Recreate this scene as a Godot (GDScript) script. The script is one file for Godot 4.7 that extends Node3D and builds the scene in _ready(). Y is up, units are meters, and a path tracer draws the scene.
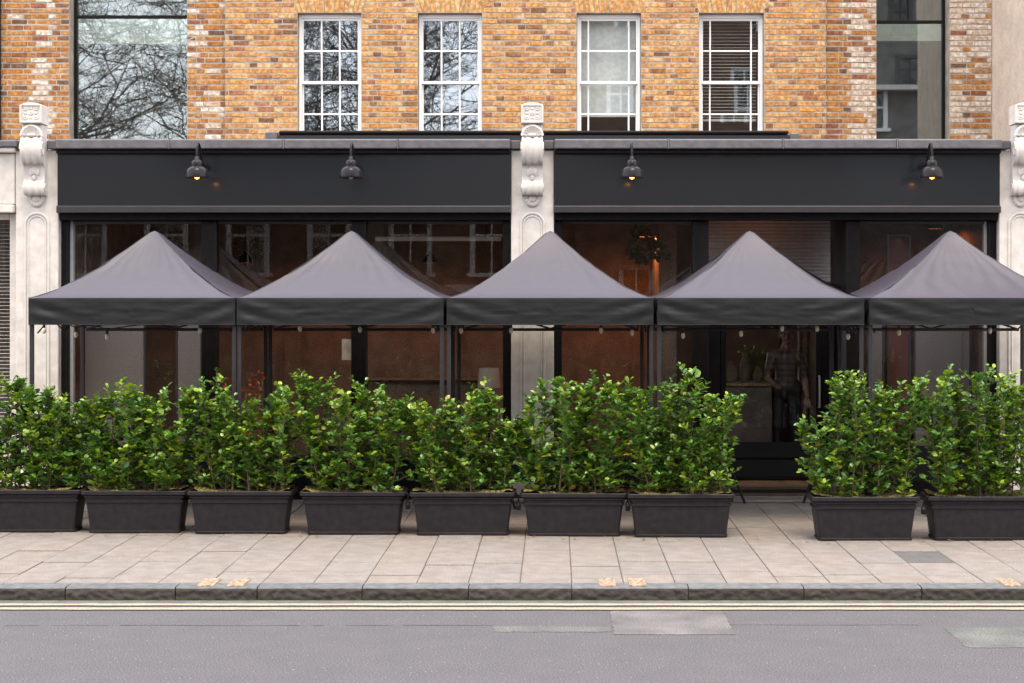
extends Node3D
# A restaurant terrace on a city street: z = 0 is the glass of the shopfront, +z runs out over the pavement to the road.
# px, py and a distance from the eye give a point: the eye stands at (0, EYE, EYE_Z) and looks along -z.

const FOCAL := 1805.0
const CX := 555.0
const CY := 290.0
const EYE := 2.27
const EYE_Z := 19.6

var rng := RandomNumberGenerator.new()
var used := {}
var M := {}


func at(px: float, py: float, d: float) -> Vector3:
	return Vector3((px - CX) * d / FOCAL, EYE - (py - CY) * d / FOCAL, EYE_Z - d)

func ax(px: float, d: float) -> float:
	return (px - CX) * d / FOCAL

func ay(py: float, d: float) -> float:
	return EYE - (py - CY) * d / FOCAL


# ---------------------------------------------------------------- geometry
class Geo:
	var v := PackedVector3Array()
	var n := PackedVector3Array()
	var c := PackedColorArray()
	var col := Color.WHITE
	var xf := Transform3D.IDENTITY

	func tri(a: Vector3, b: Vector3, d: Vector3) -> void:
		a = xf * a; b = xf * b; d = xf * d
		var nn := (b - a).cross(d - a).normalized()
		v.append(a); v.append(d); v.append(b)
		n.append(nn); n.append(nn); n.append(nn)
		c.append(col); c.append(col); c.append(col)

	func stri(a: Vector3, b: Vector3, d: Vector3, na: Vector3, nb: Vector3, nd: Vector3) -> void:
		var q := xf.basis
		v.append(xf * a); v.append(xf * d); v.append(xf * b)
		n.append((q * na).normalized()); n.append((q * nd).normalized()); n.append((q * nb).normalized())
		c.append(col); c.append(col); c.append(col)

	func quad(a: Vector3, b: Vector3, d: Vector3, e: Vector3) -> void:
		tri(a, b, d); tri(a, d, e)

	func poly(p: Array, centre: Vector3) -> void:
		var mid := Vector3.ZERO
		for q in p: mid += q
		mid /= p.size()
		var nn: Vector3 = (p[1] - p[0]).cross(p[2] - p[0])
		if nn.dot(mid - centre) < 0: p.reverse()
		for i in range(1, p.size() - 1): tri(p[0], p[i], p[i + 1])

	func box(lo: Vector3, hi: Vector3, ch := 0.0) -> void:
		var m := (lo + hi) / 2
		var h := (hi - lo) / 2
		ch = minf(ch, minf(h.x, minf(h.y, h.z)) * 0.9)
		var p := func(s: Vector3, axis: int) -> Vector3:
			var e := h - Vector3(ch, ch, ch)
			e[axis] = h[axis]
			return m + s * e
		for a in 3:
			var b := (a + 1) % 3
			var d := (a + 2) % 3
			for sa in [-1, 1]:
				var q := []
				for s in [[-1, -1], [1, -1], [1, 1], [-1, 1]]:
					var k := Vector3.ZERO
					k[a] = sa; k[b] = s[0]; k[d] = s[1]
					q.append(p.call(k, a))
				poly(q, m)
				if ch > 0:
					for sb in [-1, 1]:
						var k1 := Vector3.ZERO
						k1[a] = sa; k1[b] = sb; k1[d] = -1
						var k2 := k1
						k2[d] = 1
						poly([p.call(k1, a), p.call(k2, a), p.call(k2, b), p.call(k1, b)], m)
		if ch > 0:
			for x in [-1, 1]:
				for y in [-1, 1]:
					for z in [-1, 1]:
						var k := Vector3(x, y, z)
						poly([p.call(k, 0), p.call(k, 1), p.call(k, 2)], m)

	# rows of points; smooth normals; flip turns the side that shows
	func grid(rows: Array, flip := false, closed := false) -> void:
		var R := rows.size()
		var C: int = rows[0].size()
		var ns := []
		for i in R:
			var line := []
			for j in C:
				var du: Vector3 = rows[mini(i + 1, R - 1)][j] - rows[maxi(i - 1, 0)][j]
				var j1 := mini(j + 1, C - 1)
				var j0 := maxi(j - 1, 0)
				if closed:
					j1 = j + 1 if j + 1 < C else 1
					j0 = j - 1 if j > 0 else C - 2
				var dv: Vector3 = rows[i][j1] - rows[i][j0]
				var nn := du.cross(dv)
				if nn.length_squared() < 1e-14: nn = Vector3.UP if not flip else Vector3.DOWN
				line.append((-nn if flip else nn).normalized())
			ns.append(line)
		for i in R - 1:
			for j in C - 1:
				var a: Vector3 = rows[i][j]; var b: Vector3 = rows[i + 1][j]; var d: Vector3 = rows[i + 1][j + 1]; var e: Vector3 = rows[i][j + 1]
				if flip:
					stri(a, e, d, ns[i][j], ns[i][j + 1], ns[i + 1][j + 1]); stri(a, d, b, ns[i][j], ns[i + 1][j + 1], ns[i + 1][j])
				else:
					stri(a, b, d, ns[i][j], ns[i + 1][j], ns[i + 1][j + 1]); stri(a, d, e, ns[i][j], ns[i + 1][j + 1], ns[i][j + 1])

	func tube(pts: Array, radii: Array, sides := 6, caps := true) -> void:
		var rows := []
		var up := Vector3.UP
		var first: Vector3 = (pts[1] - pts[0]).normalized()
		if absf(first.y) > 0.9: up = Vector3.RIGHT
		var side := first.cross(up).normalized()
		for i in pts.size():
			var t: Vector3 = (pts[mini(i + 1, pts.size() - 1)] - pts[maxi(i - 1, 0)]).normalized()
			side = (side - t * side.dot(t)).normalized()
			var o := t.cross(side)
			var r: float = radii[mini(i, radii.size() - 1)]
			var row := []
			for k in sides + 1:
				var a := TAU * k / sides
				row.append(pts[i] + (side * cos(a) + o * sin(a)) * r)
			rows.append(row)
		grid(rows, true, true)
		if caps:
			var axis: Vector3 = pts[1] - pts[0]
			var e := []
			for k in sides: e.append(rows[0][k])
			poly(e, pts[0] + axis)
			axis = pts[-2] - pts[-1]
			e = []
			for k in sides: e.append(rows[-1][k])
			poly(e, pts[-1] + axis)

	# profile: Vector2(radius, height) from bottom to top, about the y axis
	func lathe(profile: Array, seg := 20) -> void:
		var rows := []
		for q in profile:
			var row := []
			for k in seg + 1:
				var a := TAU * k / seg
				row.append(Vector3(cos(a) * q.x, q.y, sin(a) * q.x))
			rows.append(row)
		grid(rows, false, true)

	func ball(m: Vector3, r: Vector3, seg := 10, rings := 6) -> void:
		var rows := []
		for i in rings + 1:
			var t := -PI / 2 + PI * i / rings
			var row := []
			for k in seg + 1:
				var a := TAU * k / seg
				row.append(m + Vector3(cos(a) * cos(t) * r.x, sin(t) * r.y, sin(a) * cos(t) * r.z))
			rows.append(row)
		grid(rows, false, true)

	func mesh() -> ArrayMesh:
		var arr := []
		arr.resize(Mesh.ARRAY_MAX)
		arr[Mesh.ARRAY_VERTEX] = v
		arr[Mesh.ARRAY_NORMAL] = n
		arr[Mesh.ARRAY_COLOR] = c
		var m := ArrayMesh.new()
		m.add_surface_from_arrays(Mesh.PRIMITIVE_TRIANGLES, arr)
		return m


# ---------------------------------------------------------------- nodes
func numbered(called: String) -> String:
	if not used.has(called):
		used[called] = 0
		return called
	used[called] += 1
	return "%s_%03d" % [called, used[called]]

func tag(o: Node, label: String, category := "", group := "", kind := "") -> Node:
	if label: o.set_meta("label", label)
	if category: o.set_meta("category", category)
	if group: o.set_meta("group", group)
	if kind: o.set_meta("kind", kind)
	return o

func thing(called: String, label: String, category: String, where := Vector3.ZERO, group := "") -> Node3D:
	var o := Node3D.new()
	o.name = numbered(called)
	add_child(o)
	o.position = where
	tag(o, label, category, group)
	return o

func node(called: String, parent: Node) -> Node3D:
	var o := Node3D.new()
	o.name = called
	parent.add_child(o, true)
	return o

func put(g, called: String, m: Material, parent: Node = self) -> MeshInstance3D:
	var o := MeshInstance3D.new()
	o.name = numbered(called) if parent == self else called
	o.mesh = g.mesh() if g is Geo else g
	o.material_override = m
	parent.add_child(o, true)
	return o

func put_box(called: String, m: Material, parent: Node, lo: Vector3, hi: Vector3, ch := 0.004) -> MeshInstance3D:
	var g := Geo.new()
	g.box(lo, hi, ch)
	return put(g, called, m, parent)

func structure(o: Node) -> Node:
	o.set_meta("kind", "structure")
	return o

func dup(o: Node3D, where: Vector3, label: String) -> Node3D:
	var r: Node3D = o.duplicate()
	r.name = numbered(String(o.name))
	add_child(r)
	r.position = where
	r.set_meta("label", label)
	return r


# ---------------------------------------------------------------- materials
func noise(s: int, freq: float, lo: Color, hi: Color, octaves := 4, size := 512, kind := FastNoiseLite.TYPE_SIMPLEX_SMOOTH, spread := 0.0) -> NoiseTexture2D:
	var f := FastNoiseLite.new()
	f.noise_type = kind
	f.seed = s
	f.frequency = freq
	f.fractal_octaves = octaves
	var t := NoiseTexture2D.new()
	t.width = size
	t.height = size
	t.seamless = true
	t.noise = f
	var r := Gradient.new()
	r.set_color(0, lo)
	r.set_color(1, hi)
	r.set_offset(0, spread)
	r.set_offset(1, 1.0 - spread)
	t.color_ramp = r
	return t

func gray(x: float) -> Color:
	return Color(x, x, x)

func lin(r: float, g: float, b: float) -> Color:
	return Color(r, g, b).linear_to_srgb()

func mat(called: String, c: Color, rough: float, tex: Texture2D = null, per_m := 1.0, bump: Texture2D = null, bump_cm := 0.0, tex2: Texture2D = null, per_m2 := 1.0) -> StandardMaterial3D:
	var m := StandardMaterial3D.new()
	m.resource_name = called
	m.albedo_color = c
	m.roughness = rough
	m.uv1_triplanar = true
	m.uv1_world_triplanar = true
	m.uv1_scale = Vector3.ONE * per_m
	if tex: m.albedo_texture = tex
	if bump:
		m.heightmap_enabled = true
		m.heightmap_texture = bump
		m.heightmap_scale = bump_cm
	if tex2:
		m.detail_enabled = true
		m.detail_blend_mode = BaseMaterial3D.BLEND_MODE_MUL
		m.detail_albedo = tex2
		m.detail_uv_layer = BaseMaterial3D.DETAIL_UV_2
		m.uv2_triplanar = true
		m.uv2_world_triplanar = true
		m.uv2_scale = Vector3.ONE * per_m2
	M[called] = m
	return m

func glass(called: String, tint: Color, mirror: float) -> StandardMaterial3D:
	var m := StandardMaterial3D.new()
	m.resource_name = called
	m.transparency = BaseMaterial3D.TRANSPARENCY_ALPHA
	m.roughness = 0.01
	m.metallic_specular = 0.5
	m.albedo_color = Color(0.02, 0.02, 0.02, 0.0)
	if mirror > 0.0:
		# coated glass: part of the light is mirrored, the rest passes
		var im := Image.create(4, 4, false, Image.FORMAT_RGBA8)
		im.fill(Color.WHITE)
		m.albedo_texture = ImageTexture.create_from_image(im)
		m.albedo_color = Color(tint.r, tint.g, tint.b, mirror)
		m.metallic = 1.0
	M[called] = m
	return m

func lamp_mat(called: String, c: Color, energy: float) -> StandardMaterial3D:
	var m := StandardMaterial3D.new()
	m.resource_name = called
	m.albedo_color = c
	m.emission_enabled = true
	m.emission = c
	m.emission_energy_multiplier = energy
	M[called] = m
	return m

func make_materials() -> void:
	var fine := noise(1, 0.09, gray(0.62), gray(1.0), 3)
	var speck := noise(2, 0.28, gray(0.45), gray(1.0), 2, 512, FastNoiseLite.TYPE_SIMPLEX_SMOOTH, 0.15)
	var chips := noise(18, 0.22, gray(0.58), gray(1.0), 3, 1024, FastNoiseLite.TYPE_SIMPLEX_SMOOTH, 0.25)
	var blotch := noise(3, 0.012, gray(0.72), gray(1.0), 5)
	var soft := noise(4, 0.01, gray(0.88), gray(1.0), 4)
	var stone_bump := noise(5, 0.12, gray(0.0), gray(1.0), 4)
	var cloth_bump := noise(6, 0.012, gray(0.0), gray(1.0), 4)
	var brick_tex := noise(7, 0.05, Color(0.76, 0.69, 0.62), gray(1.0), 3, 512, FastNoiseLite.TYPE_SIMPLEX_SMOOTH, 0.2)
	var m: StandardMaterial3D
	mat("asphalt", lin(0.135, 0.123, 0.132), 0.9, chips, 0.3, chips, 0.2, noise(17, 0.02, gray(0.93), gray(1.0), 6), 0.2)
	mat("asphalt_patch", lin(0.265, 0.238, 0.235), 0.92, chips, 0.33, chips, 0.2, blotch, 0.3)
	mat("asphalt_patch_grey", lin(0.215, 0.215, 0.20), 0.92, chips, 0.28, chips, 0.2, blotch, 0.3)
	mat("tar", lin(0.12, 0.11, 0.12), 0.8, chips, 0.3)
	mat("gutter_grit", lin(0.30, 0.275, 0.25), 0.95, speck, 1.5, speck, 0.4, blotch, 0.9)
	mat("line_paint", lin(0.45, 0.335, 0.245), 0.75, noise(8, 0.06, gray(0.72), gray(1.0), 4, 512, FastNoiseLite.TYPE_SIMPLEX_SMOOTH, 0.2), 1.5, speck, 0.15)
	mat("kerb_mark", lin(0.44, 0.305, 0.20), 0.8, noise(9, 0.03, gray(0.55), gray(1.0), 5, 512, FastNoiseLite.TYPE_SIMPLEX_SMOOTH, 0.25), 1.5)
	m = mat("paving", Color.WHITE, 0.88, chips, 0.4, stone_bump, 0.1, noise(10, 0.02, Color(0.86, 0.84, 0.82), gray(1.0), 5), 0.4)
	m.vertex_color_use_as_albedo = true
	mat("grit", Color.WHITE, 0.9).vertex_color_use_as_albedo = true
	mat("joint", lin(0.20, 0.14, 0.105), 0.95, fine, 2.0)
	mat("kerb_top", lin(0.36, 0.36, 0.375), 0.8, speck, 1.8, stone_bump, 0.1, blotch, 0.7)
	m = mat("kerb_stone", Color.WHITE, 0.85, speck, 2.2, stone_bump, 0.5, blotch, 1.4)
	m.vertex_color_use_as_albedo = true
	m = mat("brick", Color.WHITE, 0.92, brick_tex, 0.55, stone_bump, 0.03, noise(20, 0.03, Color(0.86, 0.83, 0.80), gray(1.0), 4), 0.3)
	m.vertex_color_use_as_albedo = true
	mat("mortar", lin(0.72, 0.61, 0.50), 0.95, fine, 2.0, stone_bump, 0.2, blotch, 0.6)
	mat("cream_stone", lin(0.66, 0.61, 0.565), 0.6, soft, 1.0, stone_bump, 0.02, noise(11, 0.02, Color(0.955, 0.945, 0.93), gray(1.0), 5), 1.2)
	mat("render", lin(0.72, 0.575, 0.455), 0.9, soft, 2.5, stone_bump, 0.08, soft, 0.4)
	mat("white_paint", lin(0.72, 0.70, 0.68), 0.4)
	mat("black_paint", lin(0.011, 0.009, 0.0095), 0.4, blotch, 1.2).metallic_specular = 0.25
	mat("fascia_paint", lin(0.016, 0.0172, 0.0195), 0.13)
	mat("lead", lin(0.13, 0.12, 0.128), 0.5, noise(12, 0.02, gray(0.75), gray(1.0), 5), 0.9, cloth_bump, 0.04)
	mat("sill_metal", lin(0.028, 0.024, 0.0265), 0.38, soft, 1.4)
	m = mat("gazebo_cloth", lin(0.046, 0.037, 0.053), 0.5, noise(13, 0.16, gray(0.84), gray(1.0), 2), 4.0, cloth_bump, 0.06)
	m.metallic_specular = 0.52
	mat("shaded_valance_cloth", lin(0.0135, 0.0137, 0.0148), 0.5, noise(19, 0.16, gray(0.84), gray(1.0), 2), 4.0, cloth_bump, 0.05).metallic_specular = 0.36  # the roof's cloth made darker: the valance's shade is put into its colour
	mat("seam", lin(0.03, 0.028, 0.033), 0.7)
	mat("gazebo_metal", lin(0.034, 0.030, 0.032), 0.5, soft, 3.0).metallic_specular = 0.3
	mat("plastic", lin(0.048, 0.040, 0.0445), 0.5, speck, 1.5, speck, 0.1, blotch, 1.5).metallic_specular = 0.34
	mat("moss", lin(0.36, 0.33, 0.07), 0.95, noise(14, 0.03, Color(0.35, 0.22, 0.12), gray(1.0), 5, 512, FastNoiseLite.TYPE_SIMPLEX_SMOOTH, 0.3), 2.0, stone_bump, 1.2)
	m = mat("leaf", Color.WHITE, 0.3, noise(15, 0.05, gray(0.75), gray(1.0), 3), 5.0)
	m.vertex_color_use_as_albedo = true
	m.backlight_enabled = true
	m.backlight = Color(0.6, 0.62, 0.4)
	mat("stem", lin(0.16, 0.095, 0.05), 0.85, fine, 6.0)
	mat("bark", lin(0.17, 0.14, 0.105), 0.95, fine, 3.0)
	mat("lamp_enamel", lin(0.014, 0.0115, 0.0135), 0.25).metallic_specular = 0.28
	mat("bench_black", lin(0.009, 0.009, 0.0095), 0.4).metallic_specular = 0.22
	mat("mat_rubber", lin(0.45, 0.38, 0.33), 0.8, speck, 3.0)
	mat("wood_step", lin(0.46, 0.28, 0.165), 0.65, noise(16, 0.02, gray(0.6), gray(1.0), 4), 1.5)
	mat("room_brown", lin(0.30, 0.205, 0.14), 0.85, blotch, 0.5, stone_bump, 0.2, fine, 1.0)
	mat("room_tan", lin(0.34, 0.24, 0.17), 0.85, blotch, 0.6, stone_bump, 0.2, fine, 1.0)
	mat("room_dark", lin(0.17, 0.13, 0.105), 0.9, blotch, 0.5)
	mat("room_floor", lin(0.16, 0.10, 0.065), 0.6, blotch, 0.5)
	mat("screen_cloth", lin(0.25, 0.215, 0.195), 0.9, fine, 1.5)
	mat("screen_red", lin(0.14, 0.03, 0.02), 0.8, fine, 1.5)
	mat("shutter", lin(0.32, 0.31, 0.31), 0.45, soft, 2.0)
	mat("paper", lin(0.42, 0.36, 0.29), 0.9, blotch, 1.0)
	mat("lamp_shade", lin(0.28, 0.24, 0.20), 0.9)
	mat("green_blind", lin(0.62, 0.72, 0.60), 0.85, soft, 1.0)
	mat("white_blind", lin(0.72, 0.76, 0.72), 0.85, soft, 2.0)
	mat("blind_slat", lin(0.60, 0.59, 0.55), 0.6)
	mat("dark_room", lin(0.22, 0.20, 0.18), 0.9, blotch, 0.4)
	mat("bulb_glass", lin(0.72, 0.62, 0.50), 0.25)
	mat("far_brick", lin(0.24, 0.13, 0.08), 0.9, fine, 1.5, null, 0.0, blotch, 0.3)
	mat("far_grey", lin(0.30, 0.285, 0.265), 0.9, fine, 1.5, null, 0.0, blotch, 0.3)
	m = mat("skin", Color.WHITE, 0.6)
	m.vertex_color_use_as_albedo = true
	glass("shop_glass", Color(1, 1, 1), 0.045)
	glass("sash_glass", Color(0.93, 0.97, 1.0), 0.26)
	glass("wing_glass", Color(0.94, 0.98, 0.98), 0.24)
	lamp_mat("lit_bulb", Color(1.0, 0.62, 0.22), 6.0)
	lamp_mat("recess_and_fill_bulb", Color(1.0, 0.66, 0.34), 0.5)


# ---------------------------------------------------------------- setting
func make_view() -> void:
	var cam := Camera3D.new()
	cam.name = "camera"
	cam.projection = Camera3D.PROJECTION_FRUSTUM
	cam.near = 0.1
	cam.far = 400.0
	cam.size = 683.0 / FOCAL * cam.near
	cam.frustum_offset = Vector2((512.0 - CX), -(341.5 - CY)) / FOCAL * cam.near
	cam.position = Vector3(0, EYE, EYE_Z)
	add_child(cam)
	cam.current = true
	var env := Environment.new()
	env.background_mode = Environment.BG_SKY
	var sky := Sky.new()
	var sm := ProceduralSkyMaterial.new()
	sm.sky_top_color = Color(0.86, 0.885, 0.93)
	sm.sky_horizon_color = Color(0.94, 0.94, 0.95)
	sm.sky_curve = 0.3
	sm.ground_bottom_color = Color(0.45, 0.43, 0.42)
	sm.ground_horizon_color = Color(0.6, 0.6, 0.6)
	sky.sky_material = sm
	env.sky = sky
	env.background_energy_multiplier = 1.6
	env.tonemap_mode = Environment.TONE_MAPPER_LINEAR
	env.tonemap_exposure = 2.7
	env.sdfgi_enabled = true
	env.ssao_enabled = true
	env.ssil_enabled = true
	var we := WorldEnvironment.new()
	we.name = "environment"
	we.environment = env
	add_child(we)
	var sun := DirectionalLight3D.new()
	sun.name = "sun"
	sun.light_energy = 0.5
	sun.light_color = Color(1.0, 0.95, 0.88)
	sun.light_angular_distance = 25.0
	sun.shadow_enabled = true
	add_child(sun)
	sun.look_at_from_position(Vector3(0.6, 9, 3.2), Vector3.ZERO)


func sheet(called: String, m: Material, parent: Node, x0: float, x1: float, z0: float, z1: float, y: float, skew := 0.0, thick := 0.0) -> MeshInstance3D:
	var g := Geo.new()
	if thick > 0:
		g.box(Vector3(x0, y - thick, z0), Vector3(x1, y, z1))
	else:
		g.quad(Vector3(x0, y, z1), Vector3(x1, y, z1), Vector3(x1 + skew, y, z0), Vector3(x0 + skew, y, z0))
	return put(g, called, m, parent)

const ROAD_Y := -0.104
const KERB_Z := 5.82     # front face of the kerb
const KERB_BACK := 5.62

func zd(d: float) -> float:
	return EYE_Z - d

# a patch of road with a ragged outline, its sides going down into the road
func patch(called: String, m: Material, x0: float, x1: float, z0: float, z1: float, y: float, rag: float) -> void:
	var g := Geo.new()
	var r := RandomNumberGenerator.new()
	r.seed = int(absf(x0) * 1000) + 7
	var out := []
	for e in [[Vector3(x0, y, z1), Vector3(x1, y, z1)], [Vector3(x1, y, z1), Vector3(x1, y, z0)], [Vector3(x1, y, z0), Vector3(x0, y, z0)], [Vector3(x0, y, z0), Vector3(x0, y, z1)]]:
		var n := maxi(2, int((e[1] - e[0]).length() / 0.05))
		for k in n: out.append((e[0] as Vector3).lerp(e[1], float(k) / n) + Vector3(r.randf_range(-rag, rag), 0, r.randf_range(-rag, rag)))
	var mid := Vector3((x0 + x1) / 2, y, (z0 + z1) / 2)
	for k in out.size():
		var a: Vector3 = out[k]
		var b: Vector3 = out[(k + 1) % out.size()]
		g.poly([mid, a, b], mid - Vector3(0, 1, 0))
		g.poly([a, b, b - Vector3(0, 0.03, 0), a - Vector3(0, 0.03, 0)], mid)
	structure(put(g, called, m))

func seam(x0: float, x1: float, d: float) -> void:
	var g := Geo.new()
	var f := FastNoiseLite.new()
	f.seed = 3
	f.frequency = 1.2
	var n := int((x1 - x0) / 0.08)
	for k in n:
		if f.get_noise_1d(k * 0.25 + 40.0) > 0.28: continue
		var q := []
		for e in [k, k + 1]:
			var x := lerpf(x0, x1, float(e) / n)
			var z := zd(d) + f.get_noise_1d(x * 0.7) * 0.02 + f.get_noise_1d(x * 4.0 + 9.0) * 0.006
			var w := 0.006 + 0.005 * f.get_noise_1d(x * 3.0 + 70.0)
			q.append([Vector3(x, ROAD_Y + 0.004, z - w), Vector3(x, ROAD_Y + 0.004, z + w)])
		g.quad(q[0][1], q[1][1], q[1][0], q[0][0])
	structure(put(g, "road_seam", M.tar))

func make_ground() -> void:
	structure(sheet("ground", M.asphalt, self, -200, 200, -150, 200, -0.45))
	structure(sheet("road", M.asphalt, self, -60, 60, KERB_Z - 0.2, 18.2, ROAD_Y, 0, 0.2))
	structure(sheet("far_pavement", M.joint, self, -60, 60, 18.2, 26.0, 0.0, 0, 0.2))
	structure(sheet("gutter", M.gutter_grit, self, -12, 12, KERB_Z - 0.02, 5.975, ROAD_Y + 0.004))
	for a in [[5.975, 6.06], [6.145, 6.235]]:
		var g := Geo.new()
		var r := RandomNumberGenerator.new()
		r.seed = int(a[0] * 100)
		var top := []
		var bottom := []
		for i in 241:
			var x := -12.0 + i * 0.1
			top.append(Vector3(x, ROAD_Y + 0.008, a[0] + r.randf_range(-0.006, 0.006)))
			bottom.append(Vector3(x, ROAD_Y + 0.008, a[1] + r.randf_range(-0.006, 0.006)))
		for i in 240:
			g.quad(bottom[i], bottom[i + 1], top[i + 1], top[i])
		structure(put(g, "yellow_line", M.line_paint))
	# patches and the seam of the asphalt
	seam(-12, ax(493, 12.7), 12.77)
	seam(ax(728, 12.7), ax(945, 12.7), 12.79)
	patch("road_patch", M.asphalt_patch_grey, ax(493, 12.6), ax(612, 12.6), zd(12.72), zd(12.52), ROAD_Y + 0.003, 0.012)
	patch("road_patch", M.asphalt_patch, ax(612, 12.9), ax(728, 12.9), zd(13.33), zd(12.42), ROAD_Y + 0.005, 0.008)
	patch("road_patch", M.asphalt_patch_grey, ax(946, 12.6), ax(946, 12.6) + 3.0, zd(12.68), zd(11.97), ROAD_Y + 0.003, 0.012)

	var grit := Geo.new()
	var gr := RandomNumberGenerator.new()
	gr.seed = 17
	for k in 1100:
		var c := Vector3(gr.randf_range(-5.5, 5.5), ROAD_Y, gr.randf_range(5.98, 9.0))
		var e := gr.randf_range(0.0018, 0.0042)
		var tone := gr.randf_range(0.2, 0.42)
		grit.col = Color(tone, tone * 0.96, tone * 0.94)
		var q := []
		for a in 4: q.append(c + Vector3(cos(a * PI / 2 + k), 0, sin(a * PI / 2 + k)) * e)
		var top := c + Vector3(0, 0.0025, 0)
		for a in 4: grit.poly([q[a], q[(a + 1) % 4], top], c - Vector3(0, 0.01, 0))
	var go := put(grit, "road_grit", M.grit)
	tag(go, "pale stone chips scattered over the road", "grit", "", "stuff")
	# paving slabs, in columns that run from the kerb to the shopfront
	var pavement := node("pavement", self)
	structure(pavement)
	put_box("bed", M.joint, pavement, Vector3(-60, -0.4, -0.42), Vector3(60, -0.012, KERB_BACK), 0.0)
	rng.seed = 11
	var far := Geo.new()
	var w := 0.401
	for k in range(-24, 24):
		var x := 0.13 + k * w
		var z := KERB_BACK - 0.004
		var first := true
		while z > -0.4:
			var len := rng.randf_range(0.55, 0.72)
			if first: len = rng.randf_range(0.22, 0.62)
			first = false
			var z0 := maxf(z - len, -0.42)
			if z0 < -0.2: z0 = -0.42
			var tone := rng.randf_range(0.97, 1.03)
			var warm := rng.randf_range(-0.012, 0.02)
			var c := Color(0.362 * tone + warm * 0.5, 0.315 * tone, 0.284 * tone - warm * 0.3)
			if rng.randf() < 0.03: c = Color(0.335, 0.298, 0.275) * tone
			var y := rng.randf_range(-0.004, 0.003)
			var mid := 555.0 + (x + w / 2) * FOCAL / (EYE_Z - z)
			var is_cover: bool = x + w / 2 > ax(898, 15.3) and x + w / 2 < ax(961, 15.3) and z < zd(14.6) and z0 > zd(16.2)
			if is_cover: c = Color(0.175, 0.168, 0.165)
			var g := Geo.new()
			g.col = c
			g.box(Vector3(x + 0.003, -0.05, z0 + 0.010), Vector3(x + w - 0.003, y, z - 0.010), 0.004)
			if mid > -60 and mid < 1090:
				var o := put(g, "slab", M.paving, pavement)
				if is_cover: o.set_meta("label", "darker grey slab set among the paler paving")
			else:
				far.v.append_array(g.v); far.n.append_array(g.n); far.c.append_array(g.c)
			z = z0
	var rest := put(far, "slab_field", M.paving, pavement)
	rest.set_meta("kind", "stuff")
	# the pavement goes on past the frame
	for s in [-1, 1]:
		put_box("outer_paving", M.kerb_top, pavement, Vector3(-60 if s < 0 else 9.76, -0.05, -0.42), Vector3(-9.5 if s < 0 else 60, -0.002, KERB_BACK), 0.0)

	# kerb stones with rough faces
	var kerb := node("kerb", self)
	structure(kerb)
	var joints := [-420, -330, -240, -150, -45, 65, 175, 257, 362, 468.5, 571.5, 688.5, 804, 922, 1032, 1140, 1250, 1350, 1450]
	for i in joints.size() - 1:
		var x0 := ax(joints[i], 13.78) + 0.004
		var x1 := ax(joints[i + 1], 13.78) - 0.004
		var g := Geo.new()
		var tone := rng.randf_range(0.85, 1.15)
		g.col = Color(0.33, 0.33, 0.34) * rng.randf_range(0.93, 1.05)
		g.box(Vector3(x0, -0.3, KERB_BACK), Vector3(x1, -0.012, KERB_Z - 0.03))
		var top := []
		var N := 60
		var f := FastNoiseLite.new()
		f.seed = 40 + i
		f.frequency = 7.0
		f.fractal_octaves = 5
		for a in 4:
			var row := []
			for b in N + 1:
				var x := lerpf(x0, x1, float(b) / N)
				var z: float = [KERB_BACK, KERB_BACK + 0.1, KERB_Z - 0.03, KERB_Z - 0.012][a]
				row.append(Vector3(x, [0.0, 0.0, -0.001, -0.012][a] + f.get_noise_2d(x, z * 2) * 0.003, z))
			top.append(row)
		g.grid(top, false)
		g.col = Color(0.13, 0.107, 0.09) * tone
		var face := []
		for a in 11:
			var row := []
			for b in N + 1:
				var x := lerpf(x0, x1, float(b) / N)
				var y := lerpf(-0.012, -0.125, a / 10.0)
				var out := f.get_noise_2d(x * 1.6, y * 2.6) * 0.013 if a > 0 else -0.006
				row.append(Vector3(x, y + (f.get_noise_2d(x, 5) * 0.003 if a == 0 else 0.0), KERB_Z - 0.006 + out))
			face.append(row)
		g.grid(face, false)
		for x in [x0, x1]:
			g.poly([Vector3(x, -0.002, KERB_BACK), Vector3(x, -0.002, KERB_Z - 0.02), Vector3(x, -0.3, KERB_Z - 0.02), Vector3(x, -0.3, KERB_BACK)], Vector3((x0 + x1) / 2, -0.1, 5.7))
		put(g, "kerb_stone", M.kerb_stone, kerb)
	put_box("kerb_bed", M.joint, kerb, Vector3(-30, -0.4, KERB_BACK + 0.004), Vector3(30, -0.02, KERB_Z - 0.04), 0.0)
	for px in [196, 226, 597, 627, 1001]:
		var x := ax(px + 2, 13.9)
		var g := Geo.new()
		g.box(Vector3(x, -0.02, KERB_BACK - 0.19), Vector3(x + 0.13, 0.0075, KERB_BACK + 0.16), 0.002)
		structure(put(g, "kerb_marking", M.kerb_mark))


# openings: Rect2 in x, y
func holed(g: Geo, x0: float, x1: float, y0: float, y1: float, z0: float, z1: float, openings: Array) -> void:
	var ys := [y0, y1]
	for o in openings:
		for y in [o.position.y, o.end.y]:
			if y > y0 + 0.001 and y < y1 - 0.001 and not ys.has(y): ys.append(y)
	ys.sort()
	for i in ys.size() - 1:
		for s in spans(x0, x1, (ys[i] + ys[i + 1]) / 2, openings):
			g.box(Vector3(s[0], ys[i], z0), Vector3(s[1], ys[i + 1], z1))

func spans(x0: float, x1: float, y: float, openings: Array) -> Array:
	var out := [[x0, x1]]
	for o in openings:
		if y <= o.position.y or y >= o.end.y: continue
		var next := []
		for s in out:
			if o.end.x <= s[0] or o.position.x >= s[1]: next.append(s)
			else:
				if o.position.x > s[0]: next.append([s[0], o.position.x])
				if o.end.x < s[1]: next.append([o.end.x, s[1]])
		out = next
	return out

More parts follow.
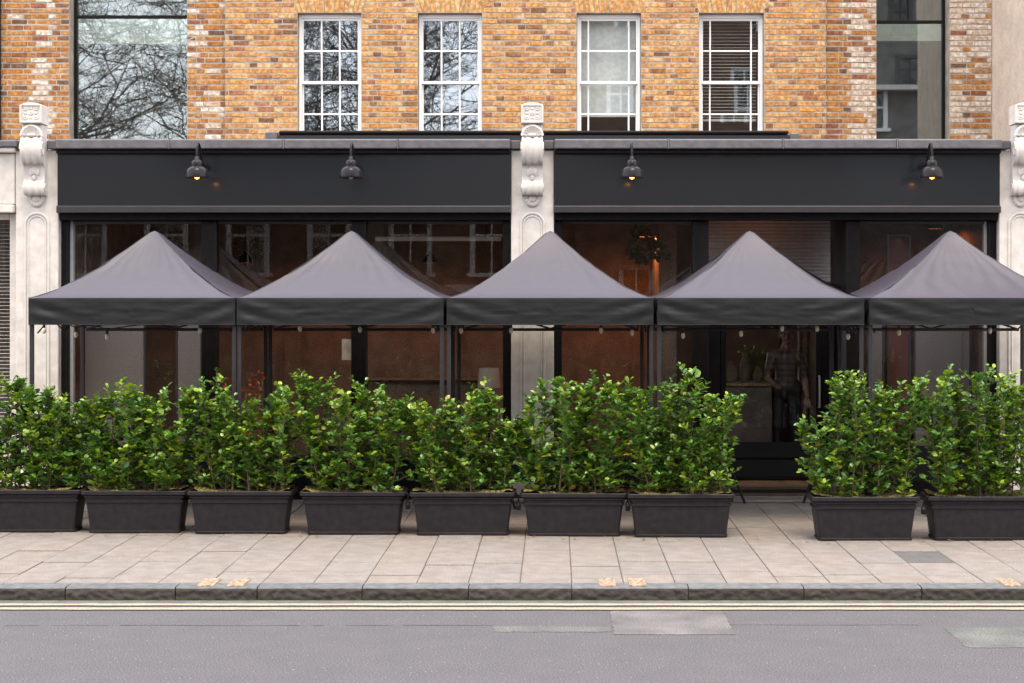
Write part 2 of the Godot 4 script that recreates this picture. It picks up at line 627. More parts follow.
var brick_units := []
var brick_cache := {}

func brick_mesh(v: int, ci: int, c: Color) -> ArrayMesh:
	var key := v * 100 + ci
	if not brick_cache.has(key):
		var g := brick_geo(v, c)
		brick_cache[key] = g.mesh()
	return brick_cache[key]

# a brick of unit size, its face at z = 0, chamfered and a little uneven
func brick_geo(v: int, c: Color) -> Geo:
	var r := RandomNumberGenerator.new()
	r.seed = 500 + v
	var g := Geo.new()
	g.col = c
	var b := []
	var f := []
	for s in [Vector2(-0.5, -0.5), Vector2(0.5, -0.5), Vector2(0.5, 0.5), Vector2(-0.5, 0.5)]:
		var j := Vector2(r.randf_range(-0.025, 0.004), r.randf_range(-0.10, 0.03))
		var q := Vector2(s.x + signf(s.x) * j.x, s.y + signf(s.y) * j.y)
		b.append(Vector3(q.x, q.y, -1))
		b.append(Vector3(q.x, q.y, -0.08))
		f.append(Vector3(q.x - signf(q.x) * 0.02, q.y - signf(q.y) * r.randf_range(0.05, 0.09), r.randf_range(-0.015, 0.015)))
	var m := Vector3(0, 0, -0.5)
	g.poly([f[0], f[1], f[2], f[3]], m)
	for i in 4:
		var k := (i + 1) % 4
		g.poly([f[i], f[k], b[k * 2 + 1], b[i * 2 + 1]], m)
		g.poly([b[i * 2], b[i * 2 + 1], b[k * 2 + 1], b[k * 2]], m)
	return g

# lays bricks on a wall face at depth z; pick(x, y) gives [palette index, colour]; jambs deep beside openings named in deep
func lay_bricks(parent: Node, x0: float, x1: float, y0: float, y1: float, z: float, openings: Array, pick: Callable, deep := 0.0) -> void:
	var bricks := []
	var course := 0.075
	var rows := int((y1 - y0) / course)
	for i in rows:
		var y := y0 + (i + 0.5) * course
		for s in spans(x0, x1, y, openings):
			var k := 0 if i % 2 == 0 else 1
			var x := floorf(x0 / 0.3375) * 0.3375 - (0.16875 if i % 2 else 0.0)
			while x < s[1]:
				var w := 0.215 if k % 2 == 0 else 0.1025
				if rng.randf() < 0.04: w *= rng.randf_range(0.9, 1.05)
				var a := maxf(x, s[0] + 0.004)
				var b := minf(x + w, s[1] - 0.004)
				x += w + 0.01
				k += 1
				if b - a < 0.025: continue
				var jamb: bool = deep > 0 and ((absf(b - s[1]) < 0.006 and s[1] < x1 - 0.01) or (absf(a - s[0]) < 0.006 and s[0] > x0 + 0.01))
				bricks.append([a, b, y, jamb])
	var show := []
	var rest := []
	for b in bricks:
		var d := EYE_Z - z
		var mx: float = CX + (b[0] + b[1]) / 2 * FOCAL / d
		var my: float = CY - (b[2] - EYE) * FOCAL / d
		if mx > 2 and mx < 1022 and my > 2 and my < 138 and b[1] - b[0] > 0.15 and show.size() < 300: show.append(b)
		else: rest.append(b)
	var g := Geo.new()
	for n in 2:
		for b in (show if n == 0 else rest):
			var v := rng.randi() % 8
			var p: Array = pick.call((b[0] + b[1]) / 2, b[2])
			var w: float = b[1] - b[0]
			var depth := deep if b[3] else 0.05
			var h := 0.0625 + rng.randf_range(-0.003, 0.002)
			var where := Vector3((b[0] + b[1]) / 2, b[2], z + rng.randf_range(-0.003, 0.004))
			var t := Transform3D(Basis.from_scale(Vector3(w, h, depth)), where)
			if n == 0:
				var o := MeshInstance3D.new()
				o.name = "brick"
				o.mesh = brick_mesh(v, p[0], p[1])
				o.material_override = M.brick
				o.transform = t
				parent.add_child(o, true)
			else:
				var u := brick_geo(v, p[1])
				for q in u.v: g.v.append(t * q)
				var inv := Vector3(1.0 / w, 1.0 / h, 1.0 / depth)
				for q in u.n: g.n.append((q * inv).normalized())
				g.c.append_array(u.c)
	var o := put(g, "brickwork", M.brick, parent)
	o.set_meta("kind", "stuff")

const PALE := [Color(0.700, 0.375, 0.128), Color(0.670, 0.380, 0.145), Color(0.740, 0.446, 0.187), Color(0.630, 0.323, 0.102), Color(0.720, 0.418, 0.153), Color(0.650, 0.380, 0.157), Color(0.750, 0.503, 0.255), Color(0.590, 0.304, 0.106), Color(0.360, 0.180, 0.072), Color(0.440, 0.209, 0.111), Color(0.240, 0.128, 0.076), Color(0.500, 0.266, 0.132)]
const RUSTY := [Color(0.52, 0.24, 0.06), Color(0.56, 0.275, 0.08), Color(0.47, 0.205, 0.05), Color(0.54, 0.29, 0.105), Color(0.42, 0.185, 0.06), Color(0.58, 0.31, 0.11), Color(0.50, 0.23, 0.066), Color(0.30, 0.135, 0.06), Color(0.33, 0.13, 0.08), Color(0.19, 0.11, 0.072), Color(0.72, 0.65, 0.58), Color(0.78, 0.73, 0.68)]

func pick_pale(_x: float, _y: float) -> Array:
	var t := rng.randf()
	var i := rng.randi() % 8 if t < 0.82 else 8 + rng.randi() % 4
	return [i, PALE[i]]

var scar := FastNoiseLite.new()

func pick_rusty(x: float, y: float) -> Array:
	var px := CX + x * FOCAL / 24.6
	var py := CY - (y - EYE) * FOCAL / 24.6
	var p := 0.02
	if px > 30 and px < 66: p = 0.5 if (absf(px - (42 + 8 * sin(py * 0.06))) < 9) else 0.05
	if px > 185 and px < 222: p = 0.55 if absf(px - (196 + (py - 30) * 0.2)) < 9 else 0.06
	if px > 852 and px < 880: p = 0.8
	if px > 947: p = 0.75 if py < 60 else 0.5
	p += scar.get_noise_2d(x * 3, y * 3) * 0.4 * (1.0 if p > 0.3 else 0.1)
	var i := rng.randi() % 7 if rng.randf() < 0.8 else 7 + rng.randi() % 3
	if rng.randf() < p:
		var k := 10 + rng.randi() % 2
		var worn := rng.randi() % 3
		return [20 + k + worn * 20, RUSTY[k].lerp(RUSTY[3], worn * 0.08)]
	return [20 + i, RUSTY[i]]

const BRICK_Z := -5.0

func brick_building() -> void:
	var d := 24.6
	rng.seed = 21
	var b := thing("brick_building", "pale yellow brick upper storey with four white sash windows", "building", Vector3(0, 0, 0))
	var ops := []
	for a in [[297.6, 361.4], [418, 482], [576.7, 641], [699, 764]]:
		ops.append(Rect2(ax(a[0], d), 4.17, ax(a[1], d) - ax(a[0], d), 6.045 - 4.17))
	var x0 := ax(225, d)
	var x1 := ax(826, d)
	var g := Geo.new()
	holed(g, x0, x1, 3.4, 8.6, BRICK_Z - 0.35, BRICK_Z - 0.004, ops)
	put(g, "wall", M.mortar, b)
	# flat arches of slanted bricks above the windows
	var arch_ops := []
	var arches := []
	for o in ops:
		arch_ops.append(o)
		for k in 5:
			var y := 3.945 + (roundf((o.end.y - 3.945) / 0.075) + k) * 0.075
			var out := 0.11 * clampf((y + 0.0375 - o.end.y) / 0.3, 0, 1)
			if k < 4: arch_ops.append(Rect2(o.position.x - out, y - 0.001, o.size.x + out * 2, 0.077))
		arches.append(o)
	lay_bricks(b, x0, x1, 3.945, 8.6, BRICK_Z, arch_ops, pick_pale)
	for o in arches:
		var a := node("flat_arch", b)
		var n := 14
		for i in n:
			var t0 := (i + 0.06) / n
			var t1 := (i + 0.94) / n
			var gg := Geo.new()
			gg.col = PALE[[0, 2, 4, 6, 5][rng.randi() % 5]]
			var q := []
			for z in [BRICK_Z - 0.05, BRICK_Z + 0.002]:
				q.append([Vector3(o.position.x + 0.004 + o.size.x * t0, o.end.y + 0.004, z), Vector3(o.position.x - 0.004 + o.size.x * t1, o.end.y + 0.004, z), Vector3(o.position.x - 0.105 + (o.size.x + 0.21) * t1, o.end.y + 0.295, z), Vector3(o.position.x - 0.105 + (o.size.x + 0.21) * t0, o.end.y + 0.295, z)])
			var m: Vector3 = (q[0][0] + q[1][2]) / 2
			gg.poly(q[1].duplicate(), m)
			for k in 4:
				var l := (k + 1) % 4
				gg.poly([q[0][k], q[0][l], q[1][l], q[1][k]], m)
			put(gg, "voussoir", M.brick, a)
	for i in 4:
		sash_window(b, ops[i], i)
	put_box("coping", M.cream_stone, b, Vector3(x0 - 0.02, 8.6, BRICK_Z - 0.4), Vector3(x1 + 0.02, 8.7, BRICK_Z + 0.05), 0.01)
	# the unlit rooms behind the windows
	for s in [[x0 + 0.02, 0.0], [0.02, x1 - 0.02]]:
		room(b, s[0], s[1], 3.9, 6.6, BRICK_Z - 3.4, BRICK_Z - 0.36)

# a closed room behind windows: z0 is its back wall, z1 its window side
func room(parent: Node, x0: float, x1: float, y0: float, y1: float, z0: float, z1: float) -> void:
	var g := Geo.new()
	var back := 0.1 if z0 > z1 else -0.1
	var lo := minf(z0, z1)
	var hi := maxf(z0, z1)
	g.box(Vector3(x0, y0, minf(z0, z0 + back)), Vector3(x1, y1, maxf(z0, z0 + back)))
	g.box(Vector3(x0 - 0.1, y0, lo), Vector3(x0, y1, hi))
	g.box(Vector3(x1, y0, lo), Vector3(x1 + 0.1, y1, hi))
	g.box(Vector3(x0, y0 - 0.1, lo), Vector3(x1, y0, hi))
	g.box(Vector3(x0, y1, lo), Vector3(x1, y1 + 0.1, hi))
	put(g, "room_lining", M.dark_room, parent)

func pane(parent: Node, m: Material, x0: float, x1: float, y0: float, y1: float, z: float, wobble := 0.0) -> MeshInstance3D:
	var g := Geo.new()
	var c := Vector3((x0 + x1) / 2, (y0 + y1) / 2, z)
	var b := Basis.from_euler(Vector3(rng.randf_range(-wobble, wobble), rng.randf_range(-wobble, wobble), 0))
	var hx := (x1 - x0) / 2
	var hy := (y1 - y0) / 2
	g.quad(c + b * Vector3(-hx, -hy, 0), c + b * Vector3(hx, -hy, 0), c + b * Vector3(hx, hy, 0), c + b * Vector3(-hx, hy, 0))
	return put(g, "pane", m, parent)

func sash_window(parent: Node, o: Rect2, kind: int) -> void:
	var w := node("sash_window", parent)
	var z := BRICK_Z - 0.10
	var x0 := o.position.x + 0.004
	var x1 := o.end.x - 0.004
	var y0 := o.position.y + 0.002
	var y1 := o.end.y - 0.004
	var white: Material = M.white_paint
	var f := Geo.new()
	f.box(Vector3(x0, y0, z - 0.14), Vector3(x0 + 0.038, y1, z), 0.004)
	f.box(Vector3(x1 - 0.038, y0, z - 0.14), Vector3(x1, y1, z), 0.004)
	f.box(Vector3(x0 + 0.038, y1 - 0.055, z - 0.14), Vector3(x1 - 0.038, y1, z - 0.002), 0.004)
	put(f, "window_frame", white, w)
	put_box("sill", white, w, Vector3(x0 - 0.03, y0 - 0.06, z - 0.1), Vector3(x1 + 0.03, y0 + 0.03, z + 0.14), 0.006)
	var cols: Array = [0.0, 0.333, 0.667, 1.0] if kind < 2 else [0.0, 0.13, 0.87, 1.0]
	var meet := ay(83, 24.7)
	for s in 2:
		var sz := z - 0.02 if s == 0 else z - 0.065
		var a := meet - 0.012 if s == 0 else y0 + 0.03
		var b := y1 - 0.055 if s == 0 else meet + 0.02
		var lx := x0 + 0.038
		var rx := x1 - 0.038
		var sash := Geo.new()
		sash.box(Vector3(lx, a, sz - 0.04), Vector3(lx + 0.022, b, sz), 0.003)
		sash.box(Vector3(rx - 0.022, a, sz - 0.04), Vector3(rx, b, sz), 0.003)
		sash.box(Vector3(lx + 0.022, b - 0.03, sz - 0.04), Vector3(rx - 0.022, b, sz - 0.001), 0.003)
		sash.box(Vector3(lx + 0.022, a, sz - 0.04), Vector3(rx - 0.022, a + (0.04 if s == 0 else 0.07), sz - 0.001), 0.003)
		put(sash, "sash", white, w)
		lx += 0.022
		rx -= 0.022
		a += 0.04 if s == 0 else 0.07
		b -= 0.03
		var mid := (a + b) / 2
		for k in [1, 2]:
			var x := lerpf(lx, rx, cols[k])
			put_box("glazing_bar", white, w, Vector3(x - 0.011, a, sz - 0.034), Vector3(x + 0.011, b, sz - 0.004), 0.003)
		for k in 3:
			var xa: float = lerpf(lx, rx, cols[k]) + (0.011 if k > 0 else 0.0)
			var xb: float = lerpf(lx, rx, cols[k + 1]) - (0.011 if k < 2 else 0.0)
			put_box("glazing_bar", white, w, Vector3(xa, mid - 0.011, sz - 0.033), Vector3(xb, mid + 0.011, sz - 0.005), 0.003)
			for r in 2:
				var p := pane(w, M.sash_glass, xa, xb, a if r == 0 else mid + 0.011, mid - 0.011 if r == 0 else b, sz - 0.02, 0.006)
				p.set_meta("kind", "thing")
				p.remove_meta("kind")
	if kind == 2:
		put_box("roller_blind", M.white_blind, w, Vector3(x0 + 0.06, ay(117, 24.9), z - 0.21), Vector3(x1 - 0.06, y1 - 0.03, z - 0.2), 0.002)
	if kind == 3:
		var top := y1 - 0.06
		var low := ay(117, 24.9)
		var n := 30
		for i in n:
			var y := lerpf(top, low, float(i) / (n - 1))
			var g := Geo.new()
			g.quad(Vector3(x0 + 0.07, y - 0.008, z - 0.2), Vector3(x1 - 0.07, y - 0.008, z - 0.2), Vector3(x1 - 0.07, y + 0.004, z - 0.235), Vector3(x0 + 0.07, y + 0.004, z - 0.235))
			put(g, "blind_slat", M.blind_slat, w)
		put_box("blind_rail", M.blind_slat, w, Vector3(x0 + 0.07, low - 0.06, z - 0.235), Vector3(x1 - 0.07, low - 0.03, z - 0.2), 0.003)

func brick_wings() -> void:
	var d := 24.6
	scar.seed = 5
	scar.frequency = 1.0
	rng.seed = 31
	# the wing with the tall tree-reflecting window
	var b := thing("brick_wing", "orange brick wall with paint scars around a tall window mirroring bare branches", "building")
	var op := Rect2(ax(68, d), 2.9, ax(186, d) - ax(68, d), 4.4)
	var g := Geo.new()
	var x1 := ax(225, d) - 0.003
	holed(g, -9.6, x1, 2.6, 8.6, BRICK_Z - 0.42, BRICK_Z - 0.064, [op])
	put(g, "wall", M.mortar, b)
	lay_bricks(b, -9.6, x1, 3.945, 8.6, BRICK_Z - 0.06, [op], pick_rusty, 0.2)
	big_window(b, op, 17, [20, 45])
	room(b, -7.2, -4.6, 2.9, 7.5, BRICK_Z - 3.0, BRICK_Z - 0.43)
	# a narrow black strip marks the pier at the far side of that wing
	put_box("dark_edge_strip", M.black_paint, b, Vector3(-7.62, 3.4, BRICK_Z - 0.05), Vector3(-7.56, 8.6, BRICK_Z + 0.02), 0.02)
	b = thing("brick_wing", "narrow brick wall with white paint scars around a tall window mirroring a grey house", "building")
	op = Rect2(ax(877, d), 2.9, ax(950, d) - ax(877, d), 4.4)
	g = Geo.new()
	var x0 := ax(826, d) + 0.003
	holed(g, x0, 5.97, 2.6, 8.6, BRICK_Z - 0.42, BRICK_Z - 0.044, [op])
	put(g, "wall", M.mortar, b)
	lay_bricks(b, x0, 5.96, 3.945, 8.6, BRICK_Z - 0.04, [op], pick_rusty, 0.22)
	big_window(b, op, 22, [24, 42])
	room(b, 4.2, 5.6, 2.9, 7.5, BRICK_Z - 3.0, BRICK_Z - 0.43)

func big_window(parent: Node, o: Rect2, bar_px: float, band: Array) -> void:
	var w := node("window", parent)
	var z := BRICK_Z - 0.30
	var y := ay(bar_px, EYE_Z - z)
	var f := Geo.new()
	f.box(Vector3(o.position.x + 0.01, o.position.y, z - 0.06), Vector3(o.position.x + 0.045, o.end.y - 0.01, z + 0.02), 0.004)
	f.box(Vector3(o.end.x - 0.045, o.position.y, z - 0.06), Vector3(o.end.x - 0.01, o.end.y - 0.01, z + 0.02), 0.004)
	f.box(Vector3(o.position.x + 0.045, o.end.y - 0.05, z - 0.06), Vector3(o.end.x - 0.045, o.end.y - 0.01, z + 0.019), 0.004)
	put(f, "window_frame", M.black_paint, w)
	put_box("transom", M.black_paint, w, Vector3(o.position.x + 0.045, y - 0.022, z - 0.05), Vector3(o.end.x - 0.045, y + 0.022, z + 0.015), 0.004)
	pane(w, M.wing_glass, o.position.x + 0.045, o.end.x - 0.045, y + 0.022, o.end.y - 0.05, z - 0.01, 0.001)
	pane(w, M.wing_glass, o.position.x + 0.045, o.end.x - 0.045, o.position.y, y - 0.022, z - 0.01, 0.001)
	put_box("floor_edge", M.green_blind, w, Vector3(o.position.x - 0.1, ay(band[1], 25.6), z - 0.72), Vector3(o.end.x + 0.1, ay(band[0], 25.6), z - 0.6), 0.004)

func neighbours() -> void:
	var r := thing("rendered_building", "cream rendered side wall rising beside the white-scarred brick", "building", Vector3(0, 0, 0))
	put_box("wall", M.render, r, Vector3(5.97, 0, -8.0), Vector3(13.0, 9.0, -0.45), 0.01)
	# the next shop: a strip of cream fascia, a sill and a window with a blind
	var s := thing("neighbouring_shopfront", "cream shopfront with a venetian blind beyond the scrolled pilaster", "shopfront")
	var x1 := ax(15, 19.4)
	put_box("fascia", M.cream_stone, s, Vector3(-11, 3.19, 0.0), Vector3(x1, 3.74, 0.2), 0.01)
	put_box("fascia_sill", M.cream_stone, s, Vector3(-11, 3.10, 0.0), Vector3(x1, 3.185, 0.26), 0.01)
	put_box("cornice", M.cream_stone, s, Vector3(-11, 3.745, -0.1), Vector3(x1 + 0.02, 3.80, 0.27), 0.01)
	put_box("cornice_flashing", M.lead, s, Vector3(-11, 3.803, -0.2), Vector3(x1 + 0.05, 3.87, 0.30), 0.008)
	put_box("roof", M.lead, s, Vector3(-11, 3.5, -4.9), Vector3(x1 + 0.05, 3.7, -0.02), 0.0)
	var xf := ax(11, 19.55)
	put_box("window_frame", M.cream_stone, s, Vector3(xf, 0, 0.0), Vector3(x1, 3.095, 0.1), 0.01)
	put_box("window_head", M.cream_stone, s, Vector3(-11, 3.03, 0.0), Vector3(xf - 0.002, 3.095, 0.09), 0.01)
	put_box("stall_riser", M.cream_stone, s, Vector3(-11, 0, -0.1), Vector3(xf - 0.002, 0.6, 0.08), 0.01)
	pane(s, M.shop_glass, -11, xf, 0.6, 3.03, 0.02)
	for i in 60:
		var y := 0.62 + i * 0.04
		var g := Geo.new()
		g.quad(Vector3(-8.2, y - 0.003, -0.03), Vector3(xf, y - 0.003, -0.03), Vector3(xf, y + 0.001, -0.05), Vector3(-8.2, y + 0.001, -0.05))
		put(g, "blind_slat", M.blind_slat, s)
	var g := Geo.new()
	g.box(Vector3(-11, 0, -2.2), Vector3(x1 + 0.02, 3.45, -2.0))
	g.box(Vector3(x1 - 0.08, 0, -2.0), Vector3(x1 + 0.02, 3.45, -0.02))
	put(g, "room_lining", M.room_dark, s)


# ---------------------------------------------------------------- shopfront
func console(parent: Node, xc: float) -> void:
	var c := node("console_bracket", parent)
	c.transform = Transform3D(Basis.from_scale(Vector3(1, 1, 0.55)), Vector3(0, 0, 0.078))
	var m: Material = M.cream_stone
	# block with a carved panel and a gently arched top
	var g := Geo.new()
	var hw := 0.118
	var prof := []
	for i in 9:
		var t := -1.0 + i / 4.0
		prof.append(Vector2(t * hw, 4.235 + 0.03 * (1 - t * t)))
	var front := []
	var back := []
	for q in prof:
		front.append(Vector3(xc + q.x, q.y, 0.64)); back.append(Vector3(xc + q.x, q.y, 0.17))
	var mid := Vector3(xc, 4.12, 0.4)
	var ff: Array = front.duplicate()
	ff.append(Vector3(xc + hw, 4.04, 0.64)); ff.append(Vector3(xc - hw, 4.04, 0.64))
	g.poly(ff, mid)
	var bb: Array = back.duplicate()
	bb.append(Vector3(xc + hw, 4.04, 0.17)); bb.append(Vector3(xc - hw, 4.04, 0.17))
	g.poly(bb, mid)
	for i in 8: g.poly([front[i], front[i + 1], back[i + 1], back[i]], mid)
	for s in [-1, 1]:
		g.poly([Vector3(xc + s * hw, 4.04, 0.64), Vector3(xc + s * hw, 4.235, 0.64), Vector3(xc + s * hw, 4.235, 0.17), Vector3(xc + s * hw, 4.04, 0.17)], mid)
	g.poly([Vector3(xc - hw, 4.04, 0.64), Vector3(xc + hw, 4.04, 0.64), Vector3(xc + hw, 4.04, 0.17), Vector3(xc - hw, 4.04, 0.17)], mid)
	# raised edge round the panel
	for s in [-1, 1]:
		g.box(Vector3(xc + s * 0.107 - 0.011, 4.045, 0.635), Vector3(xc + s * 0.107 + 0.011, 4.236, 0.662), 0.004)
	g.box(Vector3(xc - 0.095, 4.045, 0.635), Vector3(xc + 0.095, 4.066, 0.661), 0.004)
	g.box(Vector3(xc - 0.095, 4.226, 0.635), Vector3(xc + 0.095, 4.246, 0.661), 0.004)
	put(g, "block", m, c)
	g = Geo.new()
	for i in 3:
		for j in 3:
			var p := Vector3(xc + (i - 1) * 0.056, 4.146 + (j - 1) * 0.05, 0.642)
			if (i + j) % 2 == 0:
				for k in 5:
					var a := TAU * k / 5
					g.ball(p + Vector3(cos(a), sin(a), 0) * 0.014, Vector3(0.011, 0.011, 0.014), 6, 4)
			else:
				g.ball(p, Vector3(0.02, 0.013, 0.012), 6, 4)
	put(g, "carved_flowers", m, c)
	# scallop shell
	g = Geo.new()
	g.box(Vector3(xc - 0.105, 3.89, 0.2), Vector3(xc + 0.105, 4.036, 0.56), 0.01)
	for k in 11:
		var a := PI * (0.06 + 0.88 * k / 10.0)
		var tip := Vector3(xc + cos(a) * 0.112, 3.905 + sin(a) * 0.118, 0.63)
		g.tube([Vector3(xc + cos(a) * 0.02, 3.905 + sin(a) * 0.015, 0.56), (tip + Vector3(xc, 3.905, 0.56)) / 2 + Vector3(0, 0, -0.012), tip], [0.009, 0.014, 0.02], 6)
	g.ball(Vector3(xc, 3.918, 0.60), Vector3(0.05, 0.022, 0.05), 10, 6)
	put(g, "shell", m, c)
	# double scroll with ribs down its face
	var path := [Vector2(0.50, 3.895), Vector2(0.58, 3.89), Vector2(0.64, 3.865), Vector2(0.665, 3.81), Vector2(0.66, 3.75), Vector2(0.63, 3.69), Vector2(0.575, 3.645), Vector2(0.51, 3.62), Vector2(0.455, 3.605), Vector2(0.43, 3.56), Vector2(0.42, 3.50), Vector2(0.415, 3.45), Vector2(0.43, 3.425), Vector2(0.455, 3.40), Vector2(0.462, 3.36), Vector2(0.445, 3.32), Vector2(0.405, 3.295), Vector2(0.35, 3.285), Vector2(0.20, 3.28)]
	g = Geo.new()
	var rows := []
	for i in path.size():
		var t: Vector2 = (path[mini(i + 1, path.size() - 1)] - path[maxi(i - 1, 0)]).normalized()
		var nn := Vector2(-t.y, t.x)
		if nn.x < 0 and i < 14: nn = -nn
		var row := []
		for j in 25:
			var u := -1.0 + j / 12.0
			var rib := 0.0
			if i > 0 and i < path.size() - 2: rib = 0.016 * absf(sin(u * PI * 1.5)) - (0.012 if absf(u) > 0.97 else 0.0)
			if i >= 8 and i <= 11: rib = -0.012 * (1 - u * u)
			row.append(Vector3(xc + u * 0.112, path[i].y + nn.y * rib, path[i].x + nn.x * rib))
		rows.append(row)
	g.grid(rows, false)
	for s in [-1, 1]:
		for i in path.size() - 1:
			var a := Vector3(xc + s * 0.112, path[i].y, path[i].x)
			var b := Vector3(xc + s * 0.112, path[i + 1].y, path[i + 1].x)
			var a2 := Vector3(a.x, minf(a.y, 3.9), 0.17)
			var b2 := Vector3(b.x, b.y, 0.17)
			g.poly([a, b, b2, a2], Vector3(xc, 3.6, 0.3))
	g.box(Vector3(xc - 0.1, 3.29, 0.17), Vector3(xc + 0.1, 3.885, 0.36))
	put(g, "scroll", m, c)
	g = Geo.new()
	for s in [-1, 1]:
		for q in [[0.585, 3.765, 0.085], [0.40, 3.36, 0.05]]:
			var pts := []
			var rad := []
			for k in 26:
				var a := k * 0.55
				var r: float = q[2] * (1 - k / 28.0)
				pts.append(Vector3(xc + s * 0.114, q[1] + sin(a) * r, q[0] + cos(a) * r * 0.9))
				rad.append(0.011 * (1 - k / 40.0))
			g.tube(pts, rad, 5)
	put(g, "volute", m, c)
	# leaf on the hollow and the rosette that hangs below
	g = Geo.new()
	for k in 5:
		var a := (k - 2) * 0.42
		g.ball(Vector3(xc + sin(a) * 0.05, 3.50 + cos(a) * 0.045, 0.425), Vector3(0.02, 0.042, 0.018), 8, 5)
	g.ball(Vector3(xc, 3.47, 0.43), Vector3(0.022, 0.03, 0.02), 8, 5)
	put(g, "carved_leaf", m, c)
	g = Geo.new()
	for k in 9:
		var a := -PI * (0.02 + 0.96 * k / 8.0)
		g.ball(Vector3(xc + cos(a) * 0.062, 3.265 + sin(a) * 0.075, 0.235), Vector3(0.028, 0.034, 0.055), 8, 5)
	g.ball(Vector3(xc, 3.25, 0.26), Vector3(0.05, 0.045, 0.055), 10, 6)
	put(g, "rosette", m, c)

func pilaster(parent: Node, xc: float, w := 0.46) -> void:
	var p := node("pilaster", parent)
	put_box("shaft", M.cream_stone, p, Vector3(xc - w / 2, 0, -0.1), Vector3(xc + w / 2, 3.77, 0.2), 0.008)
	put_box("plinth", M.cream_stone, p, Vector3(xc - w / 2 - 0.02, 0, 0.15), Vector3(xc + w / 2 + 0.02, 0.32, 0.235), 0.012)
	var g := Geo.new()
	for rr in [[0.125, 0.015], [0.094, 0.010]]:
		var pts := [Vector3(xc - rr[0], 0.45, 0.202)]
		for i in 13:
			var a := PI - PI * i / 12
			pts.append(Vector3(xc + cos(a) * rr[0], 2.97 + sin(a) * rr[0], 0.2))
		pts.append(Vector3(xc + rr[0], 0.45, 0.2))
		g.tube(pts, [rr[1]], 8)
	put(g, "panel_moulding", M.cream_stone, p)

